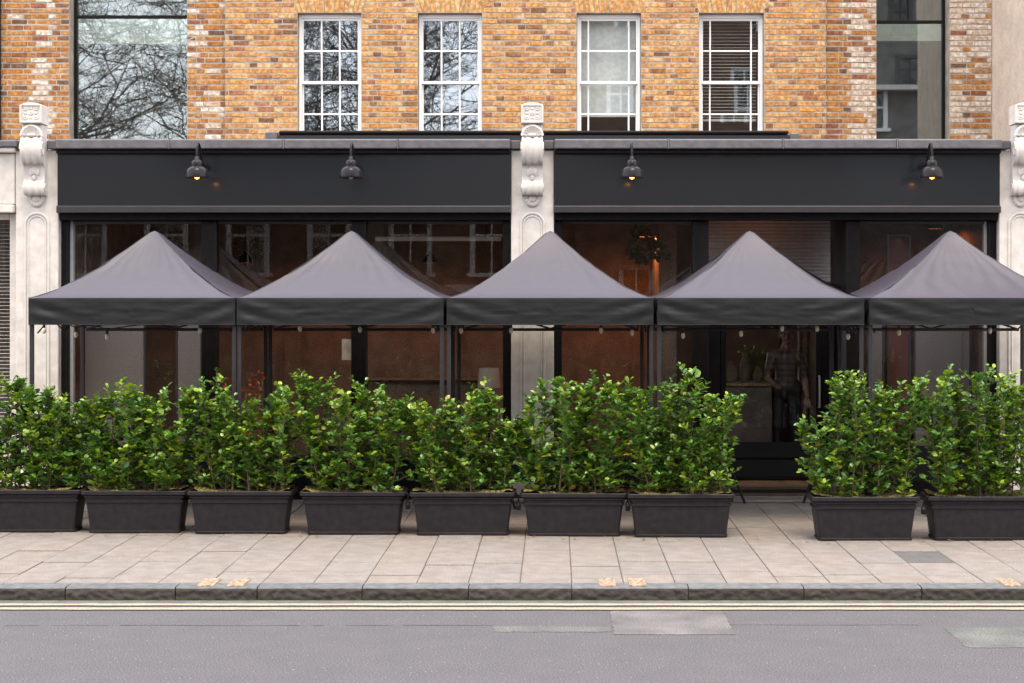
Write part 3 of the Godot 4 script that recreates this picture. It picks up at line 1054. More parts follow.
func shopfront() -> void:
	var s := thing("restaurant_shopfront", "black shopfront with long blank fascia between cream scrolled pilasters", "shopfront")
	var xl := ax(37, 19.4)
	var xm := ax(532.5, 19.4)
	var xr := ax(1020.5, 19.4)
	for x in [xl, xm, xr]:
		pilaster(s, x)
		console(s, x)
	var bays := [[xl + 0.233, xm - 0.233], [xm + 0.233, xr - 0.233]]
	for b in bays:
		put_box("fascia", M.fascia_paint, s, Vector3(b[0], 3.165, 0.1), Vector3(b[1], 3.73, 0.25), 0.004)
		put_box("fascia_rail", M.sill_metal, s, Vector3(b[0] - 0.004, 3.095, 0.1), Vector3(b[1] + 0.004, 3.172, 0.29), 0.008)
		put_box("window_head", M.black_paint, s, Vector3(b[0], 3.02, -0.06), Vector3(b[1], 3.093, 0.17), 0.006)
		# cornice: stepped dark mouldings under a lead-covered top
		put_box("cornice_bed", M.black_paint, s, Vector3(b[0], 3.725, 0.08), Vector3(b[1], 3.772, 0.31), 0.012)
		var g := Geo.new()
		var x := b[0] as float
		while x < b[1] - 0.01:
			var e := minf(x + 1.22, b[1])
			if b[1] - e < 0.3: e = b[1]
			g.box(Vector3(x + 0.001, 3.776, -0.2), Vector3(e - 0.001, 3.880, 0.36), 0.012)
			if e < b[1]: g.tube([Vector3(e, 3.774, 0.362), Vector3(e, 3.883, 0.362), Vector3(e, 3.883, -0.2)], [0.005], 6)
			x = e
		put(g, "cornice", M.lead, s)
	for x in [xl, xm, xr]:
		for e in [-1, 1]:
			put_box("cornice_return", M.lead, s, Vector3(minf(x + e * 0.119, x + e * 0.232), 3.782, -0.2), Vector3(maxf(x + e * 0.119, x + e * 0.232), 3.874, 0.24), 0.008)
	put_box("roof", M.lead, s, Vector3(xl - 0.2, 3.40, -4.95), Vector3(xr + 0.2, 3.75, 0.08), 0.0)
	# glazing: [frame or pane edges in px at the glass]
	var d := 19.6
	var black: Material = M.black_paint
	for a in [[59, 70], [203, 218], [352, 367], [503, 514], [553, 562], [692, 708], [845, 859], [987, 1000]]:
		put_box("mullion", black, s, Vector3(ax(a[0], d), 0.0, -0.08), Vector3(ax(a[1], d), 3.018, 0.09), 0.008)
	for a in [[70.5, 74], [983.5, 986.5]]:
		put_box("glazing_trim", M.shutter, s, Vector3(ax(a[0], d), 0.45, -0.05), Vector3(ax(a[1], d), 3.015, 0.03), 0.003)
	for a in [[74, 203], [218, 352], [367, 503], [562, 692], [859, 983.5]]:
		var x0 := ax(a[0], d) + 0.001
		var x1 := ax(a[1], d) - 0.001
		put_box("stall_riser", black, s, Vector3(x0, 0.0, -0.08), Vector3(x1, 0.42, 0.06), 0.008)
		put_box("window_sill", black, s, Vector3(x0, 0.422, -0.08), Vector3(x1, 0.47, 0.12), 0.008)
		pane(s, M.shop_glass, x0, x1, 0.47, 3.02, 0.0)
		put_box("window_bead", M.sill_metal, s, Vector3(x0, 2.985, -0.02), Vector3(x1, 3.018, 0.03), 0.004)
	# recessed doorway
	var rx0 := ax(708, d)
	var rx1 := ax(845, d)
	var dz := -0.7
	put_box("recess_cheek", black, s, Vector3(rx0 - 0.05, 0, dz), Vector3(rx0, 3.1, -0.082), 0.0)
	put_box("recess_cheek", black, s, Vector3(rx1, 0, dz), Vector3(rx1 + 0.05, 3.1, -0.082), 0.0)
	put_box("recess_soffit", M.wood_step, s, Vector3(rx0, 3.10, dz - 0.6), Vector3(rx1, 3.16, -0.07), 0.0)
	put_box("door_step", M.wood_step, s, Vector3(rx0, -0.02, dz - 0.1), Vector3(rx1, 0.125, -0.42), 0.008)
	var door := node("door", s)
	var dx0 := ax(720, 20.3)
	var dx1 := ax(822, 20.3)
	put_box("door_frame", black, door, Vector3(rx0, 0.127, dz - 0.06), Vector3(dx0, 2.25, dz + 0.02), 0.006)
	put_box("door_frame", black, door, Vector3(dx1, 0.127, dz - 0.06), Vector3(rx1, 2.25, dz + 0.02), 0.006)
	put_box("door_head", black, door, Vector3(rx0, 2.25, dz - 0.06), Vector3(rx1, 2.34, dz + 0.021), 0.006)
	put_box("kick_panel", black, door, Vector3(dx0 + 0.004, 0.135, dz - 0.03), Vector3(dx1 - 0.004, 0.37, dz), 0.006)
	put_box("bottom_rail", black, door, Vector3(dx0 + 0.004, 0.374, dz - 0.03), Vector3(dx1 - 0.004, 0.55, dz + 0.012), 0.008)
	pane(door, M.shop_glass, dx0, dx1, 0.55, 2.25, dz - 0.02)
	put_box("stile", black, door, Vector3(dx0 + 0.004, 0.552, dz - 0.03), Vector3(dx0 + 0.07, 2.248, dz + 0.01), 0.006)
	put_box("stile", black, door, Vector3(dx1 - 0.07, 0.552, dz - 0.03), Vector3(dx1 - 0.004, 2.248, dz + 0.01), 0.006)
	var g := Geo.new()
	g.tube([Vector3(dx1 - 0.035, 0.95, dz + 0.01), Vector3(dx1 - 0.035, 0.95, dz + 0.06), Vector3(dx1 - 0.035, 1.3, dz + 0.06), Vector3(dx1 - 0.035, 1.3, dz + 0.01)], [0.012], 8)
	put(g, "door_handle", M.shutter, door)
	# roller shutter part-way down behind the doorway
	var sh := node("roller_shutter", s)
	for i in 17:
		var y := 2.36 + i * 0.042
		g = Geo.new()
		var rows := []
		for k in 5:
			var t := k / 4.0
			var z := dz - 0.22 + 0.012 * sin(t * PI)
			rows.append([Vector3(rx0 + 0.02, y + 0.041 * (1 - t), z), Vector3(rx1 - 0.02, y + 0.041 * (1 - t), z)])
		g.grid(rows, false)
		put(g, "slat", M.shutter, sh)
	put_box("shutter_case", black, sh, Vector3(rx0, 3.075, dz - 0.4), Vector3(rx1, 3.099, dz - 0.12), 0.0)
	for px in [740, 770]:
		g = Geo.new()
		var p := Vector3(ax(px, 20.0), 3.085, -0.4)
		g.xf = Transform3D(Basis.IDENTITY, p)
		g.lathe([Vector2(0.001, -0.012), Vector2(0.03, -0.01), Vector2(0.038, 0.0), Vector2(0.038, 0.012), Vector2(0.001, 0.013)], 14)
		put(g, "recessed_light", M.recess_and_fill_bulb, s)
		lamp(p + Vector3(0, -0.05, 0), 0.006, 0.03, Color(1.0, 0.6, 0.3))
	# paper notice inside the glass
	put_box("paper_notice", M.paper, s, Vector3(ax(342, 19.63), ay(360, 19.63), -0.02), Vector3(ax(353, 19.63), ay(339, 19.63), -0.015), 0.0)

func lamp(where: Vector3, energy: float, size: float, c: Color) -> void:
	var l := OmniLight3D.new()
	l.name = numbered("lamp_glow")
	l.light_energy = energy
	l.light_size = size
	l.light_color = c
	l.omni_range = 12.0
	l.omni_attenuation = 2.0
	l.shadow_enabled = true
	add_child(l)
	l.position = where

func interior() -> void:
	# the dining room behind the glass
	var y0 := 0.125
	structure(put_box("interior_floor", M.room_floor, self, Vector3(-5.4, -0.05, -4.6), Vector3(4.8, y0, -0.09), 0.0))
	structure(put_box("interior_floor", M.room_floor, self, Vector3(1.67, -0.05, -4.6), Vector3(3.14, y0 + 0.002, -0.81), 0.0))
	structure(put_box("interior_ceiling", M.room_dark, self, Vector3(-5.4, 3.3, -4.7), Vector3(4.8, 3.38, -0.09), 0.0))
	structure(put_box("interior_back_wall", M.room_brown, self, Vector3(-5.4, 0, -3.4), Vector3(1.4, 3.3, -3.2), 0.0))
	structure(put_box("interior_back_wall", M.room_dark, self, Vector3(1.4, 0, -4.8), Vector3(3.4, 3.3, -4.6), 0.0))
	structure(put_box("interior_back_wall", M.room_tan, self, Vector3(3.4, 0, -2.9), Vector3(4.8, 3.3, -2.7), 0.0))
	structure(put_box("interior_side_wall", M.room_tan, self, Vector3(-5.5, 0, -4.6), Vector3(-5.38, 3.3, -0.1), 0.0))
	structure(put_box("interior_side_wall", M.room_tan, self, Vector3(4.8, 0, -4.6), Vector3(4.92, 3.3, -0.1), 0.0))
	structure(put_box("interior_partition", M.room_brown, self, Vector3(1.2, 0, -3.2), Vector3(1.4, 3.3, -1.2), 0.0))
	structure(put_box("interior_partition", M.room_dark, self, Vector3(3.38, 0, -4.6), Vector3(3.5, 3.3, -1.2), 0.0))
	# pale screens and a red column just inside
	var labels := ["wide pale cloth screen just inside the glass by the outer pilaster", "narrow pale cloth screen inside the glass beside a dark gap"]
	var i := 0
	for a in [[80, 145], [175, 202]]:
		screen(ax(a[0], 20.0), ax(a[1], 20.0), 0.13, 2.05, -0.45, M.screen_cloth, labels[i])
		i += 1
	screen(ax(914, 20.3), ax(972, 20.3), 0.13, 2.3, -0.75, M.screen_cloth, "pale cloth screen inside the glass next to a dark red one")
	screen(ax(868, 20.3), ax(885, 20.3), 0.13, 2.3, -0.75, M.screen_cloth, "slim pale screen between the door post and a dark red screen")
	screen(ax(888, 20.3), ax(912, 20.3), 0.13, 2.9, -0.78, M.screen_red, "dark red screen standing between two pale ones")
	# linear fitting hung across the window
	var t := thing("linear_light", "long white unlit strip fitting hanging inside the window", "light fitting")
	put_box("housing", M.white_paint, t, Vector3(ax(375, 21.2), ay(241, 21.2), -1.66), Vector3(ax(501, 21.2), ay(236.5, 21.2), -1.58), 0.01)
	for px in [390, 486]:
		var g := Geo.new()
		g.tube([Vector3(ax(px, 21.2), ay(236.5, 21.2), -1.62), Vector3(ax(px, 21.2), 3.3, -1.62)], [0.004], 5)
		put(g, "hanger", M.black_paint, t)
	# lamp with a pale shade
	t = thing("floor_lamp", "standing lamp with pale drum shade inside beside the middle pilaster", "lamp", Vector3(ax(489, 21.4), y0, -1.8))
	var g := Geo.new()
	g.lathe([Vector2(0.13, 0.0), Vector2(0.13, 0.02), Vector2(0.012, 0.03), Vector2(0.012, 1.05)], 16)
	put(g, "stand", M.black_paint, t)
	g = Geo.new()
	g.lathe([Vector2(0.135, 0.99), Vector2(0.12, 1.22), Vector2(0.118, 1.22), Vector2(0.133, 0.99)], 20)
	put(g, "lamp_shade", M.lamp_shade, t)
	# added pendants that warm the room; only the first is known, and unlit
	var n := 0
	var words := ["pendant lamp with added light over the tables behind the outer pane", "added lit pendant lamp deep in the room behind the middle pane", "added lit pendant lamp behind the pane beside the middle pilaster", "added lit pendant lamp by the leafy branch", "added lit pendant lamp over the passage behind the door", "added lit pendant lamp behind the pane with the red screen"]
	for a in [[245, 262, 21.4, 0.11], [330, 258, 22.2, 0.13], [430, 262, 21.8, 0.11], [645, 236, 21.5, 0.55], [752, 250, 23.2, 0.025], [935, 228, 21.2, 0.12]]:
		var p := at(a[0], a[1], a[2])
		var k := thing("fill_pendant", words[n], "lamp", p, "pendant lamps with light added to the dining room")
		n += 1
		g = Geo.new()
		g.tube([Vector3(0, 0.12, 0), Vector3(0, 3.3 - p.y, 0)], [0.004], 5)
		put(g, "cord", M.black_paint, k)
		g = Geo.new()
		g.lathe([Vector2(0.085, -0.01), Vector2(0.08, 0.03), Vector2(0.05, 0.075), Vector2(0.018, 0.10), Vector2(0.012, 0.13), Vector2(0.001, 0.13)], 16)
		put(g, "shade", M.lamp_enamel, k)
		g = Geo.new()
		g.ball(Vector3(0, 0.03, 0), Vector3(0.03, 0.035, 0.03), 10, 8)
		put(g, "bulb", M.recess_and_fill_bulb, k)
		lamp(p + Vector3(0, 0.02, 0), a[3], 0.03, Color(1.0, 0.58, 0.30))
	# a ledge along the back wall
	t = thing("wall_ledge", "narrow timber ledge along the brown wall behind the pane by the middle pilaster", "ledge", Vector3(ax(425, 22.6), ay(378, 22.6), -3.1))
	put_box("board", M.room_tan, t, Vector3(-0.75, -0.035, -0.09), Vector3(0.75, 0.0, 0.03), 0.004)
	# counter with vases and a timber post inside the door
	t = thing("counter", "dark wooden counter seen through the glass door", "counter", Vector3(ax(742, 22.4), y0, -2.8))
	put_box("body", M.room_dark, t, Vector3(-0.35, 0, -0.3), Vector3(0.35, 0.96, 0.2), 0.008)
	put_box("counter_top", M.wood_step, t, Vector3(-0.4, 0.962, -0.34), Vector3(0.4, 1.0, 0.24), 0.008)
	var vases := ["round clay vase on the counter inside the door", "tall clay vase on the counter inside the door", "small clay vase on the counter inside the door"]
	for k in 3:
		var vs := thing("vase", vases[k], "vase", Vector3(ax([730, 745, 758][k], 22.4), y0 + 1.0, -2.8))
		g = Geo.new()
		var hh: float = [0.26, 0.36, 0.2][k]
		var rr: float = [0.10, 0.075, 0.06][k]
		g.lathe([Vector2(0.001, 0), Vector2(rr * 0.6, 0), Vector2(rr, hh * 0.4), Vector2(rr * 0.75, hh * 0.75), Vector2(rr * 0.35, hh * 0.88), Vector2(rr * 0.5, hh), Vector2(rr * 0.42, hh), Vector2(rr * 0.28, hh * 0.88)], 18)
		put(g, "vase_body", M.room_brown, vs)
	t = thing("timber_post", "square timber post inside the door behind the person", "post", Vector3(ax(803, 22.8), y0, -3.2))
	put_box("post_shaft", M.wood_step, t, Vector3(-0.06, 0, -0.06), Vector3(0.06, 3.17, 0.06), 0.008)
	# decorative branch hung behind the pane beside the doorway
	rng.seed = 77
	t = thing("hanging_branch", "dark leafy branch hung inside the window beside the doorway", "decoration", at(625, 255, 20.5))
	var wood := Geo.new()
	var lv := Geo.new()
	for b in 7:
		var a := rng.randf_range(-0.5, PI + 0.5)
		var pts := [Vector3.ZERO]
		var dir := Vector3(cos(a), sin(a) * 0.6, rng.randf_range(-0.3, 0.3))
		for k in 4:
			dir = (dir + Vector3(rng.randf_range(-0.5, 0.5), rng.randf_range(-0.4, 0.4), 0)).normalized()
			pts.append(pts[-1] + dir * rng.randf_range(0.08, 0.14))
		wood.tube(pts, [0.008, 0.006, 0.005, 0.004, 0.003], 5)
		for q in range(1, 5):
			for l in 4:
				lv.col = Color(0.03, 0.045, 0.02)
				leaf(lv, pts[q], Vector3(rng.randf_range(-1, 1), rng.randf_range(-1, 0.5), rng.randf_range(-0.6, 0.6)).normalized(), rng.randf_range(0.06, 0.11), Vector3.BACK)
	wood.tube([Vector3(0, 0, 0), Vector3(0, 3.3 - t.position.y, 0)], [0.003], 4)
	put(wood, "twigs", M.stem, t)
	put(lv, "foliage", M.leaf, t).set_meta("kind", "stuff")

func screen(x0: float, x1: float, y0: float, y1: float, z: float, m: Material, label: String) -> void:
	var t := thing("screen", label, "screen", Vector3((x0 + x1) / 2, y0, z))
	var h := (x1 - x0) / 2
	put_box("panel", m, t, Vector3(-h + 0.02, 0.06, -0.012), Vector3(h - 0.02, y1 - y0 - 0.03, 0.012), 0.004)
	var g := Geo.new()
	for s in [-1, 1]:
		g.box(Vector3(s * (h - 0.012) - 0.012, 0, -0.02), Vector3(s * (h - 0.012) + 0.012, y1 - y0, 0.02), 0.003)
	g.box(Vector3(-h + 0.024, y1 - y0 - 0.03, -0.018), Vector3(h - 0.024, y1 - y0, 0.018), 0.003)
	put(g, "frame", M.sill_metal, t)

func rooflight() -> void:
	var t := thing("rooflight", "long low dark rooflight on the flat roof behind the cornice", "rooflight", Vector3(0, 3.75, -1.4))
	var x0 := ax(267, 21.0)
	var x1 := ax(797, 21.0)
	put_box("kerb", M.sill_metal, t, Vector3(x0, 0, -0.5), Vector3(x1, 0.33, 0.0), 0.01)
	put_box("cap", M.black_paint, t, Vector3(x0 + 0.14, 0.332, -0.52), Vector3(x1 - 0.1, 0.372, 0.03), 0.012)
	put_box("end_block", M.lead, t, Vector3(x0 - 0.02, 0.0, -0.52), Vector3(x0 + 0.12, 0.36, 0.02), 0.01)
	put_box("end_block", M.lead, t, Vector3(x1 - 0.08, 0.0, -0.52), Vector3(x1 + 0.02, 0.345, 0.02), 0.01)

func fascia_lamps() -> void:
	var words := ["black swan-neck lamp on the fascia nearest the outer scrolled pilaster by the cream shop", "black swan-neck lamp on the same fascia, next to the middle of its length", "black swan-neck lamp with lit bulb close beside the middle pilaster", "black swan-neck lamp with glowing bulb above the last gazebo by the rendered wall"]
	var n := 0
	for a in [[197, 0.003], [351, 0.003], [632, 0.006], [932, 0.008]]:
		var x := ax(a[0], 18.82)
		var t := thing("fascia_lamp", words[n], "lamp", Vector3(x, 3.44, 0.78), "swan-neck lamps along the fascia")
		var g := Geo.new()
		g.tube([Vector3(0, 0.16, -0.53), Vector3(0, 0.16, -0.505)], [0.04], 16)
		put(g, "wall_plate", M.lamp_enamel, t)
		g = Geo.new()
		g.tube([Vector3(0, 0.16, -0.51), Vector3(0, 0.155, -0.36), Vector3(0, 0.18, -0.25), Vector3(0, 0.26, -0.19), Vector3(0, 0.335, -0.14), Vector3(0, 0.365, -0.085), Vector3(0, 0.36, -0.035), Vector3(0, 0.32, -0.006), Vector3(0, 0.26, 0), Vector3(0, 0.20, 0)], [0.013], 10)
		put(g, "arm", M.lamp_enamel, t)
		g = Geo.new()
		g.lathe([Vector2(0.001, 0.09), Vector2(0.07, 0.09), Vector2(0.10, 0.06), Vector2(0.113, 0.02), Vector2(0.115, -0.004), Vector2(0.124, -0.003), Vector2(0.122, 0.018), Vector2(0.119, 0.045), Vector2(0.111, 0.072), Vector2(0.097, 0.095), Vector2(0.078, 0.110), Vector2(0.058, 0.117), Vector2(0.058, 0.124), Vector2(0.061, 0.142), Vector2(0.056, 0.164), Vector2(0.042, 0.182), Vector2(0.022, 0.190), Vector2(0.022, 0.222), Vector2(0.001, 0.224)], 28)
		put(g, "shade", M.lamp_enamel, t)
		g = Geo.new()
		g.ball(Vector3(0, 0.022, 0), Vector3(0.03, 0.036, 0.03), 12, 8)
		put(g, "bulb", M.lit_bulb if n != 1 else M.bulb_glass, t)
		if n != 1: lamp(Vector3(x, 3.462, 0.78), a[1], 0.03, Color(1.0, 0.62, 0.25))
		n += 1


# ---------------------------------------------------------------- terrace
func gazebo(called: String, label: String, x: float, s: int) -> void:
	var t := thing(called, label, "gazebo", Vector3(x, 0, 1.4), "gazebos in a row over the terrace")
	var hw := 0.986
	var eave := 2.194
	var peak := 2.885
	var f := FastNoiseLite.new()
	f.seed = 60 + s
	f.frequency = 1.0
	var can := Geo.new()
	var seams := Geo.new()
	for side in 4:
		var b := Basis(Vector3.UP, side * PI / 2)
		var rows := []
		for i in 23:
			var q := i / 22.0
			var row := []
			for j in 41:
				var u := -1.0 + j / 20.0
				var h := pow(1.0 - q, 1.38)
				if q < 0.05: h = minf(h, 0.955 + 0.02 * (1 - q / 0.05))
				var y := eave + (peak - eave) * h
				y -= (0.025 + 0.012 * f.get_noise_2d(side * 11.0, s * 3.0)) * sin(PI * pow(q, 0.8)) * (1 - u * u)
				# tension folds that run in from the corners along the eaves
				var corner := 1.0 - absf(u)
				y += 0.028 * pow(q, 2.5) * (1.0 - q) * 4.0 * sin(22.0 * corner * (1.5 - q) + s * 1.7 + side * 2.1) * exp(-corner * 1.9)
				y += 0.014 * sin(PI * q) * f.get_noise_3d(u * q * 2.2, q * 5.0, side * 7.0)
				row.append(b * Vector3(u * hw * q, y, hw * q))
			rows.append(row)
		can.grid(rows, false)
		var edge := []
		for i in range(1, 23): edge.append(rows[i][40] + Vector3(0, 0.001, 0))
		seams.tube(edge, [0.0035], 5, false)
		# valance: falls from the eaves, creased near its ends
		var val := Geo.new()
		rows = []
		for i in 15:
			var q := i / 14.0
			var row := []
			for j in 81:
				var u := -1.0 + j / 40.0
				var corner := 1.0 - absf(u)
				var o := 0.003 + 0.010 * q * f.get_noise_2d(u * 2.4, 3.0 + side * 5) + 0.016 * sin(q * PI) * sin(corner * 12.0 - q * 9.0 + s * 2.0 + side) * exp(-corner * 3.0)
				o += 0.006 * sin(q * PI) * f.get_noise_2d(u * 1.3 + q * 0.9 + s, q * 4.2 + side * 9)
				o += 0.006 * f.get_noise_2d(u * 3.0 + q * 1.5 * signf(u), q * 9.0 + s * 3) * sin(q * PI)
				o *= minf(1.0, corner * 8.0 + 0.1)
				var y := eave - 0.256 * q + 0.004 * f.get_noise_2d(u * 2.0, 20.0 + s) * q - 0.002
				if i == 0: o = 0.0
				row.append(b * Vector3(u * hw, y, hw + o))
			rows.append(row)
		val.grid(rows, false)
		var hem := []
		for j in 81: hem.append(rows[14][j] + b * Vector3(0, 0.004, -0.002))
		val.tube(hem, [0.004], 5)
		put(val, "valance", M.shaded_valance_cloth, t)
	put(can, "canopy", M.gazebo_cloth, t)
	put(seams, "seam", M.seam, t)
	for sx in [-1, 1]:
		for sz in [-1, 1]:
			var lx: float = sx * (hw - 0.018)
			var lz: float = sz * (hw - 0.055)
			var leg := put_box("leg", M.gazebo_metal, t, Vector3(lx - 0.019, 0.012, lz - 0.019), Vector3(lx + 0.019, 2.17, lz + 0.019), 0.005)
			put_box("foot", M.seam, leg, Vector3(lx - 0.018, 0.0, lz - 0.03), Vector3(lx + 0.018, 0.012, lz + 0.03), 0.003)
			put_box("slider", M.seam, leg, Vector3(lx - 0.022, 1.95, lz - 0.024), Vector3(lx + 0.018, 2.07, lz + 0.024), 0.006)
	# scissor frame: bars between the legs and to the mast
	for side in 4:
		var b := Basis(Vector3.UP, side * PI / 2)
		var e := hw - 0.08
		var z := hw - 0.055
		for k in [[-e, 2.13, 0.0, 1.86], [-e, 1.86, 0.0, 2.13], [0.0, 1.86, e, 2.13], [0.0, 2.13, e, 1.86]]:
			var g := Geo.new()
			g.tube([b * Vector3(k[0], k[1], z - 0.012), b * Vector3(k[2], k[3], z - 0.012)], [0.010], 4)
			if side == 2 or side % 2 == 1: put(g, "truss_bar", M.seam, t)
	var rail := Geo.new()
	rail.tube([Vector3(-hw + 0.05, 1.85, -hw + 0.03), Vector3(hw - 0.05, 1.85, -hw + 0.03)], [0.018], 6)
	put(rail, "rear_rail", M.seam, t)
	var mast := Geo.new()
	mast.tube([Vector3(0, 2.1, 0), Vector3(0, 2.84, 0)], [0.016], 8)
	put(mast, "mast", M.gazebo_metal, t)

func gazebos() -> void:
	var words := ["dark grey pop-up gazebo at the end of the row beside the cream shop", "dark grey pop-up gazebo wholly in front of the black shopfront's three panes", "dark grey pop-up gazebo standing before the middle cream pilaster", "dark grey pop-up gazebo standing before the recessed doorway", "dark grey pop-up gazebo at the end of the row below the rendered wall"]
	var xs := [-4.036, -2.050, -0.047, 1.963, 3.985]
	for i in 5:
		gazebo("gazebo", words[i], xs[i], i)
	# string of bulbs under the front of the gazebos
	var t := thing("string_lights", "black cable with cream bulbs strung under the gazebos", "string lights", Vector3(0, 0, zd(18.0)))
	var marks := [[44, 331], [76, 335], [107, 337], [200, 331], [300, 329], [360, 330], [433, 331], [461, 331], [511, 331], [601, 331], [632, 333], [683, 336], [741, 334], [782, 329], [817, 329], [848, 337], [899, 333], [990, 331], [1060, 333]]
	var pts := []
	for q in marks:
		var p := Vector3(ax(q[0], 18.0), ay(q[1], 18.0) + 0.075, 0)
		if pts.size():
			var a: Vector3 = pts[-1]
			for k in range(1, 4): pts.append(a.lerp(p, k / 4.0) + Vector3(0, 0.03 * sin(PI * k / 4.0), 0))
		pts.append(p)
		var g := Geo.new()
		g.tube([p + Vector3(0, 0.005, 0), p + Vector3(0, -0.045, 0)], [0.013, 0.015], 8)
		put(g, "socket", M.seam, t)
		g = Geo.new()
		g.ball(p + Vector3(0, -0.07, 0), Vector3(0.021, 0.034, 0.021), 10, 8)
		put(g, "bulb", M.bulb_glass, t)
	var g := Geo.new()
	g.tube(pts, [0.006], 5)
	put(g, "cable", M.seam, t)

func ring(hx: float, hz: float, y: float, r: float) -> Array:
	var out := []
	for q in [[1, 1, 0], [-1, 1, 1], [-1, -1, 2], [1, -1, 3]]:
		for k in 4:
			var a: float = (q[2] + k / 3.0) * PI / 2
			out.append(Vector3(q[0] * (hx - r) + cos(a) * r, y, q[1] * (hz - r) + sin(a) * r))
	out.append(out[0])
	return out

func loft(g: Geo, prof: Array) -> void:
	# flat bands between rounded rectangles
	for i in prof.size() - 1:
		g.grid([ring(prof[i][0], prof[i][1], prof[i][2], prof[i][3]), ring(prof[i + 1][0], prof[i + 1][1], prof[i + 1][2], prof[i + 1][3])], false, true)

const PLANTERS := [[29, 532.5], [133.5, 533.5], [239.5, 534.0], [352.5, 534.7], [462.5, 535.5], [574, 536.5], [681.5, 537.5], [866, 541.0], [982, 540.5]]

func planter_where(i: int) -> Vector3:
	var df: float = FOCAL * EYE / (PLANTERS[i][1] - CY)
	return Vector3(ax(PLANTERS[i][0], df - 0.03), 0, zd(df + 0.145))

const ORD := ["first", "second", "third", "fourth", "fifth", "sixth", "seventh"]

func planter_words(i: int, what: String) -> String:
	if i < 7: return "%s, %s from the doorway in the row of seven" % [what, ORD[6 - i]]
	return "%s, %s from the doorway in the row of two" % [what, ORD[i - 7]]

func planters() -> void:
	var g := Geo.new()
	loft(g, [[0.405, 0.130, 0.0, 0.02], [0.425, 0.146, 0.004, 0.03], [0.428, 0.148, 0.022, 0.03], [0.418, 0.143, 0.026, 0.03], [0.450, 0.164, 0.285, 0.03], [0.462, 0.174, 0.291, 0.03], [0.463, 0.175, 0.308, 0.03], [0.453, 0.165, 0.314, 0.03], [0.457, 0.167, 0.334, 0.03], [0.470, 0.179, 0.340, 0.03], [0.470, 0.179, 0.352, 0.03], [0.462, 0.171, 0.357, 0.03], [0.487, 0.190, 0.362, 0.035], [0.492, 0.194, 0.368, 0.035], [0.492, 0.194, 0.396, 0.035], [0.487, 0.190, 0.402, 0.03], [0.468, 0.172, 0.402, 0.03], [0.464, 0.168, 0.396, 0.03], [0.458, 0.162, 0.34, 0.03]])
	g.poly(ring(0.405, 0.130, 0.0, 0.02).slice(0, 16), Vector3(0, 1, 0))
	var shell := g.mesh()
	for i in 9:
		var p := planter_where(i)
		var t := thing("planter", planter_words(i, "black plastic trough planter"), "planter", p, "black planters along the terrace")
		t.rotation.y = rng.randf_range(-0.012, 0.012)
		put(shell, "trough", M.plastic, t)
		var s := Geo.new()
		var f := FastNoiseLite.new()
		f.seed = 90 + i
		f.frequency = 7.0
		var rows := []
		for a in 7:
			var row := []
			for b in 31:
				var x := lerpf(-0.462, 0.462, b / 30.0)
				var z := lerpf(-0.166, 0.166, a / 6.0)
				row.append(Vector3(x, 0.388 + f.get_noise_2d(x, z) * 0.03 + 0.03 * x * x / 0.2, z))
			rows.append(row)
		s.grid(rows, false)
		put(s, "moss", M.moss, t)

func leaf(g: Geo, p: Vector3, dir: Vector3, len: float, up: Vector3) -> void:
	var side := dir.cross(up)
	if side.length_squared() < 0.01: side = dir.cross(Vector3.RIGHT)
	side = side.normalized()
	var nrm := side.cross(dir).normalized()
	if nrm.y < 0: nrm = -nrm
	var w := len * 0.31
	var b := p + dir * len * 0.08
	var m1 := p + dir * len * 0.4 - nrm * len * 0.02
	var m2 := p + dir * len * 0.74 - nrm * len * 0.05
	var tip := p + dir * len - nrm * len * 0.13
	var k := nrm * len * 0.07
	var l1 := m1 + side * w + k
	var r1 := m1 - side * w + k
	var l2 := m2 + side * w * 0.82 + k
	var r2 := m2 - side * w * 0.82 + k
	g.tri(b, m1, l1); g.tri(b, r1, m1)
	g.quad(l1, m1, m2, l2); g.quad(m1, r1, r2, m2)
	g.tri(l2, m2, tip); g.tri(m2, r2, tip)

# the top of the hedge along the picture, [px, py], read at each planter's distance
const TOPS := [[-30, 385], [0, 386], [20, 380], [45, 385], [58, 400], [80, 402], [100, 398], [118, 386], [132, 384], [146, 402], [165, 388], [186, 402], [200, 384], [214, 380], [236, 404], [262, 400], [276, 394], [296, 374], [320, 382], [345, 384], [370, 384], [395, 398], [410, 402], [430, 410], [442, 412], [452, 400], [470, 398], [481, 386], [500, 398], [508, 420], [516, 434], [526, 404], [536, 380], [556, 382], [576, 374], [600, 382], [625, 387], [645, 394], [656, 392], [688, 372], [700, 377], [715, 394], [734, 394], [748, 402], [770, 450], [790, 455], [803, 425], [818, 398], [835, 380], [850, 372], [870, 388], [890, 391], [915, 385], [940, 374], [965, 380], [985, 372], [1000, 376], [1024, 384], [1060, 384]]

func top_py(px: float) -> float:
	for i in TOPS.size() - 1:
		if px <= TOPS[i + 1][0]: return lerpf(TOPS[i][1], TOPS[i + 1][1], clampf((px - TOPS[i][0]) / float(TOPS[i + 1][0] - TOPS[i][0]), 0, 1))
	return 384.0

const GREENS := [Color(0.095, 0.225, 0.03), Color(0.125, 0.265, 0.034), Color(0.078, 0.19, 0.034), Color(0.15, 0.30, 0.036), Color(0.10, 0.205, 0.045)]
const LIMES := [Color(0.29, 0.44, 0.032), Color(0.38, 0.48, 0.045), Color(0.24, 0.40, 0.032)]

# fresh leaves are lime, grown ones have one of several greens, a few have yellowed: chance alone decides
func leaf_colour(young: float) -> Color:
	if rng.randf() < young: return LIMES[rng.randi() % 3]
	if rng.randf() < 0.012: return Color(0.42, 0.30, 0.05)
	return GREENS[rng.randi() % 5]

